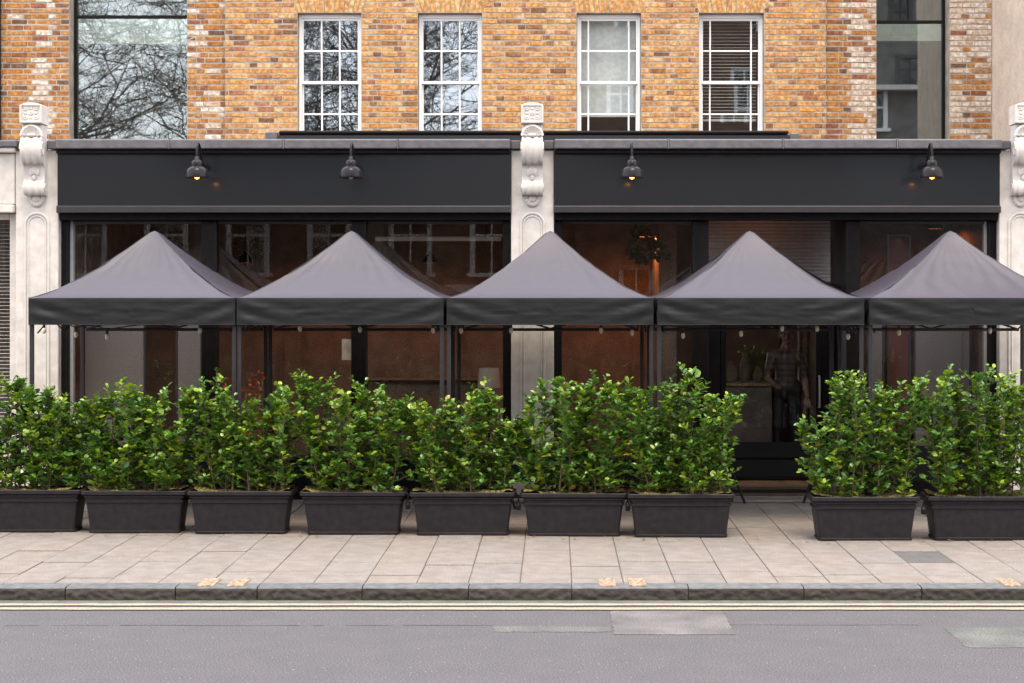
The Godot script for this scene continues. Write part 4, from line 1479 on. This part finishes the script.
func bush(i: int) -> void:
	rng.seed = 300 + i
	var p := planter_where(i)
	var t := thing("laurel_bush", planter_words(i, "glossy green bush in a black planter"), "bush", p + Vector3(0, 0.37, 0), "bushes in the black planters")
	var d := EYE_Z - p.z
	var stems := Geo.new()
	var fol := Geo.new()
	var n := 13 + rng.randi() % 5
	var big := rng.randf_range(0.9, 1.14)
	for s in n:
		var bx := lerpf(-0.40, 0.40, (s + 0.5) / n) + rng.randf_range(-0.03, 0.03)
		var bz := rng.randf_range(-0.12, 0.12)
		var tx := bx * (1.15 if i == 7 and bx < 0 else 1.42) + rng.randf_range(-0.05, 0.05)
		var tz := bz * 1.4 + rng.randf_range(-0.05, 0.05)
		var py := top_py(CX + (p.x + tx) * FOCAL / (d - tz))
		var h := ay(py, d - tz) - 0.37 - 0.02
		if s % 3 == 1: h *= rng.randf_range(0.62, 1.0)
		elif s % 3 == 2: h *= rng.randf_range(0.86, 1.02)
		var pts := []
		var K := 9
		for k in K + 1:
			var q := k / float(K)
			pts.append(Vector3(lerpf(bx, tx, q) + 0.02 * sin(q * 5.0 + s), h * q, lerpf(bz, tz, q) + 0.02 * cos(q * 4.0 + s * 2)))
		stems.tube(pts, [0.008, 0.0075, 0.007, 0.0065, 0.006, 0.005, 0.004, 0.003, 0.0025, 0.002], 5)
		# side shoots, each with alternate leaves and a tuft at its end
		var shoots := 26
		for k in shoots:
			var q := lerpf(0.01, 0.97, (k + rng.randf()) / shoots)
			var base := along(pts, q)
			var a := rng.randf() * TAU
			var rise := rng.randf_range(0.3, 1.1)
			var dir := Vector3(cos(a), rise, sin(a) * 0.9).normalized()
			var len := rng.randf_range(0.08, 0.21) * (1.0 - 0.45 * q)
			var end := base + dir * len
			stems.tube([base, (base + end) / 2 + Vector3(0, -0.006, 0), end], [0.003, 0.0025, 0.0015], 4, false)
			var young := 0.8 if rng.randf() < 0.3 else 0.06   # whole shoots are in flush
			var leaves := 4 + int(len * 24.0)
			for l in leaves:
				var u := (l + 0.5) / leaves
				shoot_leaf(fol, base.lerp(end, u), dir, young, rng.randf_range(0.042, 0.086) * big)
			for l in 3: shoot_leaf(fol, end, dir + Vector3(0, 0.5, 0), young, rng.randf_range(0.045, 0.065))
		# a loose upright shoot or two at the top
		for k in 3:
			var from := along(pts, rng.randf_range(0.75, 0.95))
			var lean := Vector3(rng.randf_range(-0.5, 0.5), 1.0, rng.randf_range(-0.4, 0.4)).normalized()
			var tip := from + lean * rng.randf_range(0.08, 0.2)
			stems.tube([from, tip], [0.0025, 0.0015], 4, false)
			var flush := 0.75 if rng.randf() < 0.5 else 0.1
			for l in 8: shoot_leaf(fol, from.lerp(tip, 0.3 + 0.7 * l / 7.0), lean * 1.6, flush, rng.randf_range(0.035, 0.07))
		# the leader's own leaves
		for k in 16:
			var q := 0.35 + 0.65 * k / 15.0
			shoot_leaf(fol, along(pts, q), Vector3.UP, 0.3, rng.randf_range(0.05, 0.072))
	put(stems, "stems", M.stem, t)
	put(fol, "foliage", M.leaf, t).set_meta("kind", "stuff")

func along(pts: Array, q: float) -> Vector3:
	var f := clampf(q, 0, 1) * (pts.size() - 1)
	var i := mini(int(f), pts.size() - 2)
	return (pts[i] as Vector3).lerp(pts[i + 1], f - i)

func shoot_leaf(g: Geo, p: Vector3, dir: Vector3, young: float, len: float) -> void:
	var a := rng.randf() * TAU
	var side := Vector3(cos(a), rng.randf_range(-0.15, 0.75), sin(a))
	var d := (dir.normalized() * rng.randf_range(0.2, 0.8) + side).normalized()
	g.col = leaf_colour(young)
	leaf(g, p, d, len, (Vector3.UP + Vector3(rng.randf_range(-0.7, 0.7), 0, rng.randf_range(-0.7, 0.7))).normalized())

# a low bench that turns its boarded back to the street
func bench_at(label: String, x: float, z: float) -> void:
	var t := thing("bench", label, "bench", Vector3(x, 0, z), "low black benches on the terrace")
	for k in 3:
		var zz := -0.30 + k * 0.095
		put_box("slat", M.bench_black, t, Vector3(-0.49, 0.29, zz), Vector3(0.49, 0.315, zz + 0.082), 0.005)
	put_box("back_board", M.bench_black, t, Vector3(-0.49, 0.275, 0.0), Vector3(0.49, 0.455, 0.024), 0.005)
	put_box("back_board", M.bench_black, t, Vector3(-0.47, 0.475, -0.012), Vector3(0.47, 0.645, 0.012), 0.005)
	for s in [-1, 1]:
		put_box("post", M.bench_black, t, Vector3(s * 0.44 - 0.014, 0.0, -0.03), Vector3(s * 0.44 + 0.014, 0.62, -0.002), 0.003)
		put_box("post", M.bench_black, t, Vector3(s * 0.44 - 0.014, 0.0, -0.29), Vector3(s * 0.44 + 0.014, 0.289, -0.262), 0.003)
		var g := Geo.new()
		g.tube([Vector3(s * 0.435, 0.32, 0.02), Vector3(s * 0.31, 0.0, 0.10)], [0.015], 6)
		put(g, "leg", M.bench_black, t)
	put_box("stretcher", M.bench_black, t, Vector3(-0.425, 0.10, -0.026), Vector3(0.425, 0.135, -0.006), 0.004)

func furniture() -> void:
	bench_at("low black bench standing before the restaurant door", ax(773, 19.3), 0.30)
	bench_at("low black bench behind the hedge under the gazebo by the cream shop", -4.05, 0.75)
	bench_at("low black bench behind the hedge under the gazebo with the red-leaved pot", -2.1, 0.75)
	bench_at("low black bench behind the hedge at the middle pilaster", -0.1, 0.8)
	bench_at("low black bench behind the hedge of two planters", 3.9, 0.75)
	# ribbed mat before the step
	var t := thing("door_mat", "ribbed brown mat lying before the restaurant door step", "mat", Vector3(ax(773, 19.6), 0.003, 0.0))
	put_box("backing", M.joint, t, Vector3(-0.47, 0, -0.36), Vector3(0.47, 0.006, 0.36), 0.0)
	for k in 14:
		var z := -0.35 + k * 0.05
		put_box("rib", M.mat_rubber, t, Vector3(-0.46, 0.006, z), Vector3(0.46, 0.016, z + 0.032), 0.003)
	# red-leaved pot plant and a large-leaved dark one behind the hedge
	rng.seed = 55
	var p := Vector3(ax(238, 17.9), 0, zd(17.9))
	t = thing("pot_plant", "pot plant with red and orange leaves behind the hedge", "plant", p)
	var g := Geo.new()
	g.lathe([Vector2(0.001, 0.0), Vector2(0.13, 0.0), Vector2(0.18, 0.42), Vector2(0.19, 0.42), Vector2(0.19, 0.45), Vector2(0.165, 0.45), Vector2(0.16, 0.40), Vector2(0.001, 0.40)], 20)
	put(g, "pot", M.plastic, t)
	var st := Geo.new()
	var fol := Geo.new()
	for s in 14:
		var a := rng.randf() * TAU
		var e := Vector3(cos(a) * 0.24, rng.randf_range(1.1, 1.5), sin(a) * 0.16)
		var b := Vector3(cos(a) * 0.05, 0.4, sin(a) * 0.05)
		st.tube([b, (b + e) / 2 + Vector3(cos(a), 0, sin(a)) * 0.03, e], [0.006, 0.004, 0.002], 5)
		for l in 26:
			var q := b.lerp(e, rng.randf_range(0.45, 1.0)) + Vector3(rng.randf_range(-0.06, 0.06), rng.randf_range(-0.05, 0.05), rng.randf_range(-0.06, 0.06))
			fol.col = [Color(0.62, 0.04, 0.03), Color(0.68, 0.10, 0.03), Color(0.45, 0.03, 0.04), Color(0.70, 0.26, 0.05), Color(0.06, 0.12, 0.02)][rng.randi() % 5]
			leaf(fol, q, Vector3(rng.randf_range(-1, 1), rng.randf_range(-0.6, 0.6), rng.randf_range(-1, 1)).normalized(), rng.randf_range(0.04, 0.065), Vector3.UP)
	put(st, "stems", M.stem, t)
	put(fol, "foliage", M.leaf, t).set_meta("kind", "stuff")
	p = Vector3(ax(62, 17.9), 0, zd(17.9))
	t = thing("pot_plant", "dark broad-leaved pot plant behind the hedge by the cream pilaster", "plant", p)
	put(g, "pot", M.plastic, t)
	st = Geo.new()
	fol = Geo.new()
	for s in 16:
		var a := rng.randf() * TAU
		var e := Vector3(cos(a) * 0.25, rng.randf_range(0.85, 1.22), sin(a) * 0.18)
		var b := Vector3(cos(a) * 0.05, 0.4, sin(a) * 0.05)
		st.tube([b, (b + e) / 2, e], [0.006, 0.005, 0.003], 5)
		for l in 9:
			var q := b.lerp(e, rng.randf_range(0.4, 1.0))
			fol.col = Color(0.02, 0.05, 0.018) * rng.randf_range(0.7, 1.4)
			leaf(fol, q, Vector3(rng.randf_range(-1, 1), rng.randf_range(-0.5, 0.6), rng.randf_range(-1, 1)).normalized(), rng.randf_range(0.10, 0.15), Vector3.UP)
	put(st, "stems", M.stem, t)
	put(fol, "foliage", M.leaf, t).set_meta("kind", "stuff")
	# cables that chain some planters together
	var words := {3: "black security cable between the third and fourth planters from the doorway", 4: "black security cable between the second and third planters from the doorway", 5: "black security cable between the two planters next to the doorway", 7: "black security cable between the pair of planters"}
	for k in [3, 4, 5, 7]:
		var a := planter_where(k) + Vector3(0.47, 0.41, 0.12)
		var b := planter_where(k + 1) + Vector3(-0.47, 0.41, 0.12)
		var m := (a + b) / 2
		var c := thing("security_cable", words[k], "cable", Vector3.ZERO, "security cables between planters")
		g = Geo.new()
		g.tube([a + Vector3(-0.03, -0.02, 0), a + Vector3(0, 0.01, 0.01), m + Vector3(0.01, -0.05, 0.02), m + Vector3(-0.015, -0.12, 0.02), m + Vector3(0.02, -0.13, 0.03), m + Vector3(0.0, -0.06, 0.02), b + Vector3(0, 0.01, 0), b + Vector3(0.03, -0.02, 0)], [0.007], 6)
		put(g, "cable", M.bench_black, c)
		g = Geo.new()
		g.box(m + Vector3(-0.02, -0.17, 0.01), m + Vector3(0.025, -0.12, 0.04), 0.006)
		put(g, "padlock", M.bench_black, c)
	# dead leaves caught along the planters
	rng.seed = 66
	fol = Geo.new()
	for k in 90:
		var i := rng.randi() % 9
		var q := planter_where(i) + Vector3(rng.randf_range(-0.7, 0.7), 0.008, 0.16 + absf(rng.randfn(0.0, 0.12)))
		if absf(q.x - planter_where(i).x) < 0.44: q.z = maxf(q.z, planter_where(i).z + 0.165)
		fol.col = [Color(0.35, 0.17, 0.05), Color(0.25, 0.12, 0.05), Color(0.30, 0.26, 0.06), Color(0.12, 0.16, 0.04)][rng.randi() % 4]
		leaf(fol, q, Vector3(rng.randf_range(-1, 1), 0.05, rng.randf_range(-1, 1)).normalized(), rng.randf_range(0.02, 0.05), Vector3.UP)
	var o := put(fol, "fallen_leaves", M.leaf)
	tag(o, "dead brown leaves scattered along the planters", "leaves", "", "stuff")


# ---------------------------------------------------------------- person inside the door
func person() -> void:
	var p := at(786, 0, 22.3)
	var t := thing("person", "person in a striped top standing inside the glass door", "person", Vector3(p.x, 0.127, p.z))
	# joints: a, b, radius a, radius b, colour key
	var skin := Color(0.30, 0.16, 0.10)
	var top := Color(0.085, 0.045, 0.045)
	var dark := Color(0.02, 0.02, 0.025)
	var bones := [
		[Vector3(0, 0.98, 0), Vector3(0, 1.28, 0.0), 0.125, 0.145, 1], [Vector3(-0.15, 1.34, 0), Vector3(0.15, 1.34, 0), 0.065, 0.065, 1], [Vector3(0, 1.30, 0), Vector3(0, 1.42, 0.01), 0.09, 0.055, 1],
		[Vector3(0, 1.40, 0.01), Vector3(0, 1.48, 0.02), 0.05, 0.05, 0],
		[Vector3(-0.09, 0.93, 0), Vector3(0.09, 0.93, 0), 0.115, 0.115, 2],
		[Vector3(-0.09, 0.90, 0), Vector3(-0.10, 0.48, 0.02), 0.092, 0.06, 2], [Vector3(-0.10, 0.48, 0.02), Vector3(-0.11, 0.09, -0.02), 0.06, 0.042, 2], [Vector3(-0.11, 0.045, -0.03), Vector3(-0.12, 0.035, 0.14), 0.045, 0.035, 2],
		[Vector3(0.09, 0.90, 0), Vector3(0.11, 0.48, 0.04), 0.092, 0.06, 2], [Vector3(0.11, 0.48, 0.04), Vector3(0.12, 0.09, 0.0), 0.06, 0.042, 2], [Vector3(0.12, 0.045, -0.01), Vector3(0.14, 0.035, 0.15), 0.045, 0.035, 2],
		[Vector3(-0.18, 1.34, 0), Vector3(-0.24, 1.06, 0.0), 0.055, 0.042, 1], [Vector3(-0.24, 1.06, 0.0), Vector3(-0.16, 0.98, 0.22), 0.04, 0.028, 0],
		[Vector3(0.18, 1.34, 0), Vector3(0.24, 1.05, -0.02), 0.055, 0.042, 1], [Vector3(0.24, 1.05, -0.02), Vector3(0.25, 0.82, 0.10), 0.04, 0.028, 0]]
	var g := Geo.new()
	var paint := func(q: Vector3, k: int) -> Color:
		if k == 0: return skin
		if k == 2: return dark
		return top if fmod(q.y * 28.0 + 50.0, 2.0) < 1.0 else Color(0.13, 0.09, 0.085)
	nets(g, bones, 0.016, 0.04, paint)
	# head with face
	var c := Vector3(0.0, 1.575, 0.03)
	var head := [[c + Vector3(0, 0.035, -0.015), c + Vector3(0, 0.02, 0.0), 0.078, 0.076, 0], [c + Vector3(0, -0.045, 0.02), c + Vector3(0, -0.075, 0.035), 0.055, 0.036, 0], [c + Vector3(0, 0.02, 0.075), c + Vector3(0, -0.02, 0.098), 0.008, 0.014, 0], [c + Vector3(-0.025, -0.052, 0.072), c + Vector3(0.025, -0.052, 0.072), 0.009, 0.009, 3], [c + Vector3(-0.079, 0.01, -0.01), c + Vector3(-0.079, -0.02, -0.005), 0.016, 0.011, 0], [c + Vector3(0.079, 0.01, -0.01), c + Vector3(0.079, -0.02, -0.005), 0.016, 0.011, 0], [c + Vector3(-0.04, 0.03, 0.066), c + Vector3(-0.02, 0.032, 0.072), 0.005, 0.005, 4], [c + Vector3(0.04, 0.03, 0.066), c + Vector3(0.02, 0.032, 0.072), 0.005, 0.005, 4], [c + Vector3(-0.031, 0.01, 0.066), c + Vector3(-0.030, 0.01, 0.067), 0.008, 0.008, 5], [c + Vector3(0.031, 0.01, 0.066), c + Vector3(0.030, 0.01, 0.067), 0.008, 0.008, 5]]
	nets(g, head, 0.005, 0.012, func(_q: Vector3, k: int) -> Color: return [skin, skin, dark, Color(0.30, 0.10, 0.08), Color(0.04, 0.025, 0.02), Color(0.05, 0.04, 0.035)][k])
	# hands
	for h in [[Vector3(-0.16, 0.98, 0.22), Vector3(0.25, -0.12, 0.95), -1.0], [Vector3(0.25, 0.82, 0.10), Vector3(0.02, -0.9, 0.42), 1.0]]:
		var w: Vector3 = h[0]
		var f: Vector3 = h[1].normalized()
		var sx := Vector3(1, 0, 0)
		sx = (sx - f * sx.dot(f)).normalized()
		var up := sx.cross(f) * signf(sx.cross(f).dot(Vector3(0, 0.3, -1)))
		var hb := []
		for k in 4: hb.append([w + f * 0.01 + sx * (k - 1.5) * 0.012, w + f * 0.085 + sx * (k - 1.5) * 0.019, 0.014, 0.011, 0])
		for k in 4:
			var base := w + f * 0.085 + sx * (k - 1.5) * 0.019
			var l: float = [0.030, 0.036, 0.034, 0.026][k]
			var m := base + f * l - up * 0.006
			var n2 := m + (f * 0.75 - up * 0.65) * l * 0.8
			hb.append([base, m, 0.0088, 0.0082, 0])
			hb.append([m, n2, 0.0082, 0.0075, 0])
		var side: float = -h[2]
		hb.append([w + f * 0.025 + sx * side * 0.022, w + f * 0.06 + sx * side * 0.045, 0.0115, 0.0095, 0])
		hb.append([w + f * 0.06 + sx * side * 0.045, w + f * 0.085 + sx * side * 0.044 - up * 0.01, 0.0095, 0.008, 0])
		nets(g, hb, 0.0045, 0.004, func(_q: Vector3, _k: int) -> Color: return skin)
	put(g, "body", M.skin, t)
	var hair := Geo.new()
	var hb := [[c + Vector3(0, 0.055, -0.03), c + Vector3(0, 0.045, -0.015), 0.078, 0.080, 0], [c + Vector3(0, 0.02, -0.05), c + Vector3(0, -0.05, -0.05), 0.07, 0.045, 0], [c + Vector3(-0.055, 0.05, 0.01), c + Vector3(-0.07, 0.0, -0.03), 0.028, 0.022, 0], [c + Vector3(0.055, 0.05, 0.01), c + Vector3(0.07, 0.0, -0.03), 0.028, 0.022, 0]]
	nets(hair, hb, 0.007, 0.02, func(_q: Vector3, _k: int) -> Color: return Color(0.015, 0.011, 0.01))
	put(hair, "hair", M.skin, t)

func nets(g: Geo, bones: Array, cell: float, blend: float, paint: Callable) -> void:
	var lo := Vector3(1e9, 1e9, 1e9)
	var hi := -lo
	for b in bones:
		for k in 2:
			var r: Vector3 = Vector3.ONE * (b[2 + k] + cell * 2 + blend * 0.3)
			lo = lo.min(b[k] - r)
			hi = hi.max(b[k] + r)
	var n := Vector3i(((hi - lo) / cell).ceil()) + Vector3i.ONE
	var field := PackedFloat32Array()
	field.resize(n.x * n.y * n.z)
	field.fill(1.0)
	for b in bones:
		var pad: float = maxf(b[2], b[3]) + blend + cell * 2
		var a0: Vector3i = Vector3i(((b[0].min(b[1]) - Vector3.ONE * pad - lo) / cell).floor()).clamp(Vector3i.ZERO, n - Vector3i.ONE)
		var a1: Vector3i = Vector3i(((b[0].max(b[1]) + Vector3.ONE * pad - lo) / cell).ceil()).clamp(Vector3i.ZERO, n - Vector3i.ONE)
		var ba: Vector3 = b[1] - b[0]
		var ll := maxf(ba.length_squared(), 1e-9)
		for z in range(a0.z, a1.z + 1):
			for y in range(a0.y, a1.y + 1):
				for x in range(a0.x, a1.x + 1):
					var q := lo + Vector3(x, y, z) * cell
					var h := clampf((q - b[0]).dot(ba) / ll, 0, 1)
					var dist: float = (q - b[0] - ba * h).length() - lerpf(b[2], b[3], h)
					var i := (z * n.y + y) * n.x + x
					var e := field[i]
					var m := clampf(0.5 + 0.5 * (e - dist) / blend, 0, 1)
					field[i] = lerpf(e, dist, m) - blend * m * (1 - m) if e < 0.9 else dist
	var index := {}
	var pts := []
	var cols := []
	var corner := [Vector3i(0, 0, 0), Vector3i(1, 0, 0), Vector3i(0, 1, 0), Vector3i(1, 1, 0), Vector3i(0, 0, 1), Vector3i(1, 0, 1), Vector3i(0, 1, 1), Vector3i(1, 1, 1)]
	for z in n.z - 1:
		for y in n.y - 1:
			for x in n.x - 1:
				var sum := Vector3.ZERO
				var cnt := 0
				var vals := []
				var neg := 0
				for k in corner:
					var fv := field[((z + k.z) * n.y + y + k.y) * n.x + x + k.x]
					vals.append(fv)
					if fv < 0: neg += 1
				if neg == 0 or neg == 8: continue
				for i in 8:
					for j in [1, 2, 4]:
						if i & j: continue
						var a: float = vals[i]
						var b: float = vals[i | j]
						if (a < 0) != (b < 0):
							sum += Vector3(corner[i]).lerp(Vector3(corner[i | j]), a / (a - b))
							cnt += 1
				var q := lo + (Vector3(x, y, z) + sum / cnt) * cell
				index[(z * n.y + y) * n.x + x] = pts.size()
				pts.append(q)
				var best := 1e9
				var key := 0
				for b in bones:
					var ba: Vector3 = b[1] - b[0]
					var h := clampf((q - b[0]).dot(ba) / maxf(ba.length_squared(), 1e-9), 0, 1)
					var dist: float = (q - b[0] - ba * h).length() - lerpf(b[2], b[3], h)
					if dist < best: best = dist; key = b[4]
				cols.append(paint.call(q, key))
	var tris := []
	var norm := []
	norm.resize(pts.size())
	norm.fill(Vector3.ZERO)
	for z in range(1, n.z - 1):
		for y in range(1, n.y - 1):
			for x in range(1, n.x - 1):
				var f0 := field[(z * n.y + y) * n.x + x]
				for axis in 3:
					var s := Vector3i.ZERO
					s[axis] = 1
					var f1 := field[((z + s.z) * n.y + y + s.y) * n.x + x + s.x]
					if (f0 < 0) == (f1 < 0): continue
					var u := Vector3i.ZERO
					u[(axis + 1) % 3] = 1
					var w := Vector3i.ZERO
					w[(axis + 2) % 3] = 1
					var ids := []
					for k in [Vector3i.ZERO, u, u + w, w]:
						var cc: Vector3i = Vector3i(x, y, z) - k
						ids.append(index.get((cc.z * n.y + cc.y) * n.x + cc.x, -1))
					if ids.has(-1): continue
					if f0 >= 0: ids.reverse()
					for tr in [[ids[0], ids[1], ids[2]], [ids[0], ids[2], ids[3]]]:
						tris.append(tr)
						var nn: Vector3 = (pts[tr[1]] - pts[tr[0]]).cross(pts[tr[2]] - pts[tr[0]])
						for k in tr: norm[k] += nn
	for tr in tris:
		var keep: int = g.c.size()
		g.stri(pts[tr[0]], pts[tr[1]], pts[tr[2]], norm[tr[0]], norm[tr[1]], norm[tr[2]])
		g.c[keep] = cols[tr[0]]; g.c[keep + 1] = cols[tr[2]]; g.c[keep + 2] = cols[tr[1]]


# ---------------------------------------------------------------- across the street, mirrored in the glass
func opposite() -> void:
	var t := thing("opposite_terrace", "low brown brick house with white sash windows, mirrored in the shop windows", "building", Vector3(0, 0, 26.0))
	var ops := []
	for k in range(-7, 1):
		ops.append(Rect2(-2.9 + k * 3.9 / 1.9 + 1.3 - 0.55, 2.7, 1.1, 1.9))
	var g := Geo.new()
	holed(g, -22, 0.48, 0, 6.0, 0.0, 0.4, ops)
	put(g, "wall", M.far_brick, t)
	put_box("parapet", M.cream_stone, t, Vector3(-22.1, 6.0, -0.12), Vector3(0.48, 6.15, 0.5), 0.0)
	put_box("string_course", M.cream_stone, t, Vector3(-22.1, 2.2, -0.1), Vector3(0.48, 2.4, -0.002), 0.0)
	for o in ops:
		far_window(t, o)
	room(t, -21.8, 0.3, 0.1, 5.85, 4.4, 0.41)
	t = thing("opposite_block", "tall dark brick block mirrored in the sash windows with blinds", "building", Vector3(0, 0, 26.0))
	ops = []
	for k in 3:
		for l in 4: ops.append(Rect2(1.6 + k * 1.8, 1.2 + l * 3.1, 0.9, 1.7))
	g = Geo.new()
	holed(g, 0.5, 6.78, 0, 14.5, -0.3, 0.4, ops)
	put(g, "wall", M.far_brick, t)
	for o in ops: far_window(t, o)
	room(t, 0.62, 6.6, 0.1, 14.2, 4.4, 0.41)
	t = thing("opposite_house", "tall grey house with small windows, mirrored in the tall window of the narrow wing", "building", Vector3(0, 0, 26.0))
	ops = [Rect2(10.45, 10.3, 0.75, 1.3), Rect2(10.55, 8.7, 0.95, 0.9), Rect2(9.6, 7.3, 0.7, 1.3), Rect2(12.5, 8.0, 0.9, 1.4), Rect2(8.0, 8.0, 0.8, 1.4), Rect2(10.2, 4.6, 1.0, 1.6), Rect2(7.6, 4.6, 1.0, 1.6)]
	g = Geo.new()
	holed(g, 6.8, 17, 0, 14.0, 0.0, 0.4, ops)
	put(g, "wall", M.far_grey, t)
	put_box("balcony", M.cream_stone, t, Vector3(9.2, 8.45, -0.6), Vector3(12.2, 8.6, 0.0), 0.0)
	for o in ops: far_window(t, o, M.white_paint if o.position.x < 10.0 else M.sill_metal)
	room(t, 7.0, 16.8, 0.1, 13.8, 4.4, 0.41)

func far_window(t: Node, o: Rect2, paint: Material = M.white_paint) -> void:
	var w := node("window", t)
	var g := Geo.new()
	var a := o.position
	var e := o.end
	g.box(Vector3(a.x, a.y, -0.05), Vector3(a.x + 0.13, e.y, 0.1))
	g.box(Vector3(e.x - 0.13, a.y, -0.05), Vector3(e.x, e.y, 0.1))
	g.box(Vector3(a.x + 0.13, e.y - 0.12, -0.05), Vector3(e.x - 0.13, e.y, 0.1))
	g.box(Vector3(a.x - 0.08, a.y - 0.1, -0.14), Vector3(e.x + 0.08, a.y, 0.1))
	g.box(Vector3(a.x + 0.13, (a.y + e.y) / 2 - 0.03, -0.02), Vector3(e.x - 0.13, (a.y + e.y) / 2 + 0.03, 0.06))
	g.box(Vector3((a.x + e.x) / 2 - 0.02, a.y, -0.01), Vector3((a.x + e.x) / 2 + 0.02, e.y - 0.12, 0.05))
	put(g, "window_frame", paint, w)
	pane(w, M.shop_glass, a.x + 0.1, e.x - 0.1, a.y, e.y - 0.1, 0.07)

func bare_tree(x: float, z: float, h: float, s: int, label: String) -> void:
	var t := thing("bare_tree", label, "tree", Vector3(x, -0.1, z), "bare trees across the street")
	rng.seed = 900 + s
	var trunk := Geo.new()
	var crown := Geo.new()
	var pts := []
	for k in 8:
		var q := k / 7.0
		pts.append(Vector3(sin(q * 3 + s) * 0.3 * q, h * 0.62 * q, cos(q * 2 + s) * 0.2 * q))
	trunk.tube(pts, [0.3, 0.27, 0.25, 0.22, 0.2, 0.17, 0.14, 0.11], 8)
	put(trunk, "trunk", M.bark, t)
	for k in 26:
		var q := 0.36 + 0.64 * k / 25.0
		var a := k * 2.4 + s
		limb(crown, along(pts, q), Vector3(cos(a), 0.75, sin(a)).normalized(), h * rng.randf_range(0.22, 0.34) * (1.25 - q * 0.4), 0.062 * (1.4 - q), 3)
	put(crown, "crown", M.bark, t).set_meta("kind", "stuff")

func limb(g: Geo, p: Vector3, dir: Vector3, len: float, r: float, depth: int) -> void:
	var pts := [p]
	var d := dir
	var K := 5
	for k in K:
		d = (d + Vector3(rng.randf_range(-0.35, 0.35), rng.randf_range(-0.2, 0.22), rng.randf_range(-0.35, 0.35))).normalized()
		pts.append(pts[-1] + d * len / K)
	g.tube(pts, [r, r * 0.85, r * 0.7, r * 0.55, r * 0.42, r * 0.3], 5 if depth > 1 else 3, false)
	if depth == 0: return
	var n := 6 if depth > 1 else 7
	for k in n:
		var q := 0.2 + 0.8 * (k + rng.randf()) / n
		var b := along(pts, q)
		var a := Vector3(rng.randf_range(-1, 1), rng.randf_range(-0.6, 0.8), rng.randf_range(-1, 1)).normalized()
		limb(g, b, (d * 0.6 + a).normalized(), len * rng.randf_range(0.42, 0.62), maxf(r * 0.45, 0.009), depth - 1)


func _ready() -> void:
	make_view()
	make_materials()
	make_ground()
	brick_building()
	brick_wings()
	neighbours()
	opposite()
	shopfront()
	rooflight()
	interior()
	bare_tree(-15.4, 23.0, 16.5, 1, "bare tree mirrored in the tall window of the orange brick wing")
	bare_tree(-8.4, 23.6, 15.5, 2, "bare tree mirrored in the first sash window beside the orange wing")
	bare_tree(-4.2, 23.4, 16.0, 3, "bare tree mirrored in the second sash window from the orange wing")
	fascia_lamps()
	gazebos()
	planters()
	for i in 9: bush(i)
	furniture()
	person()
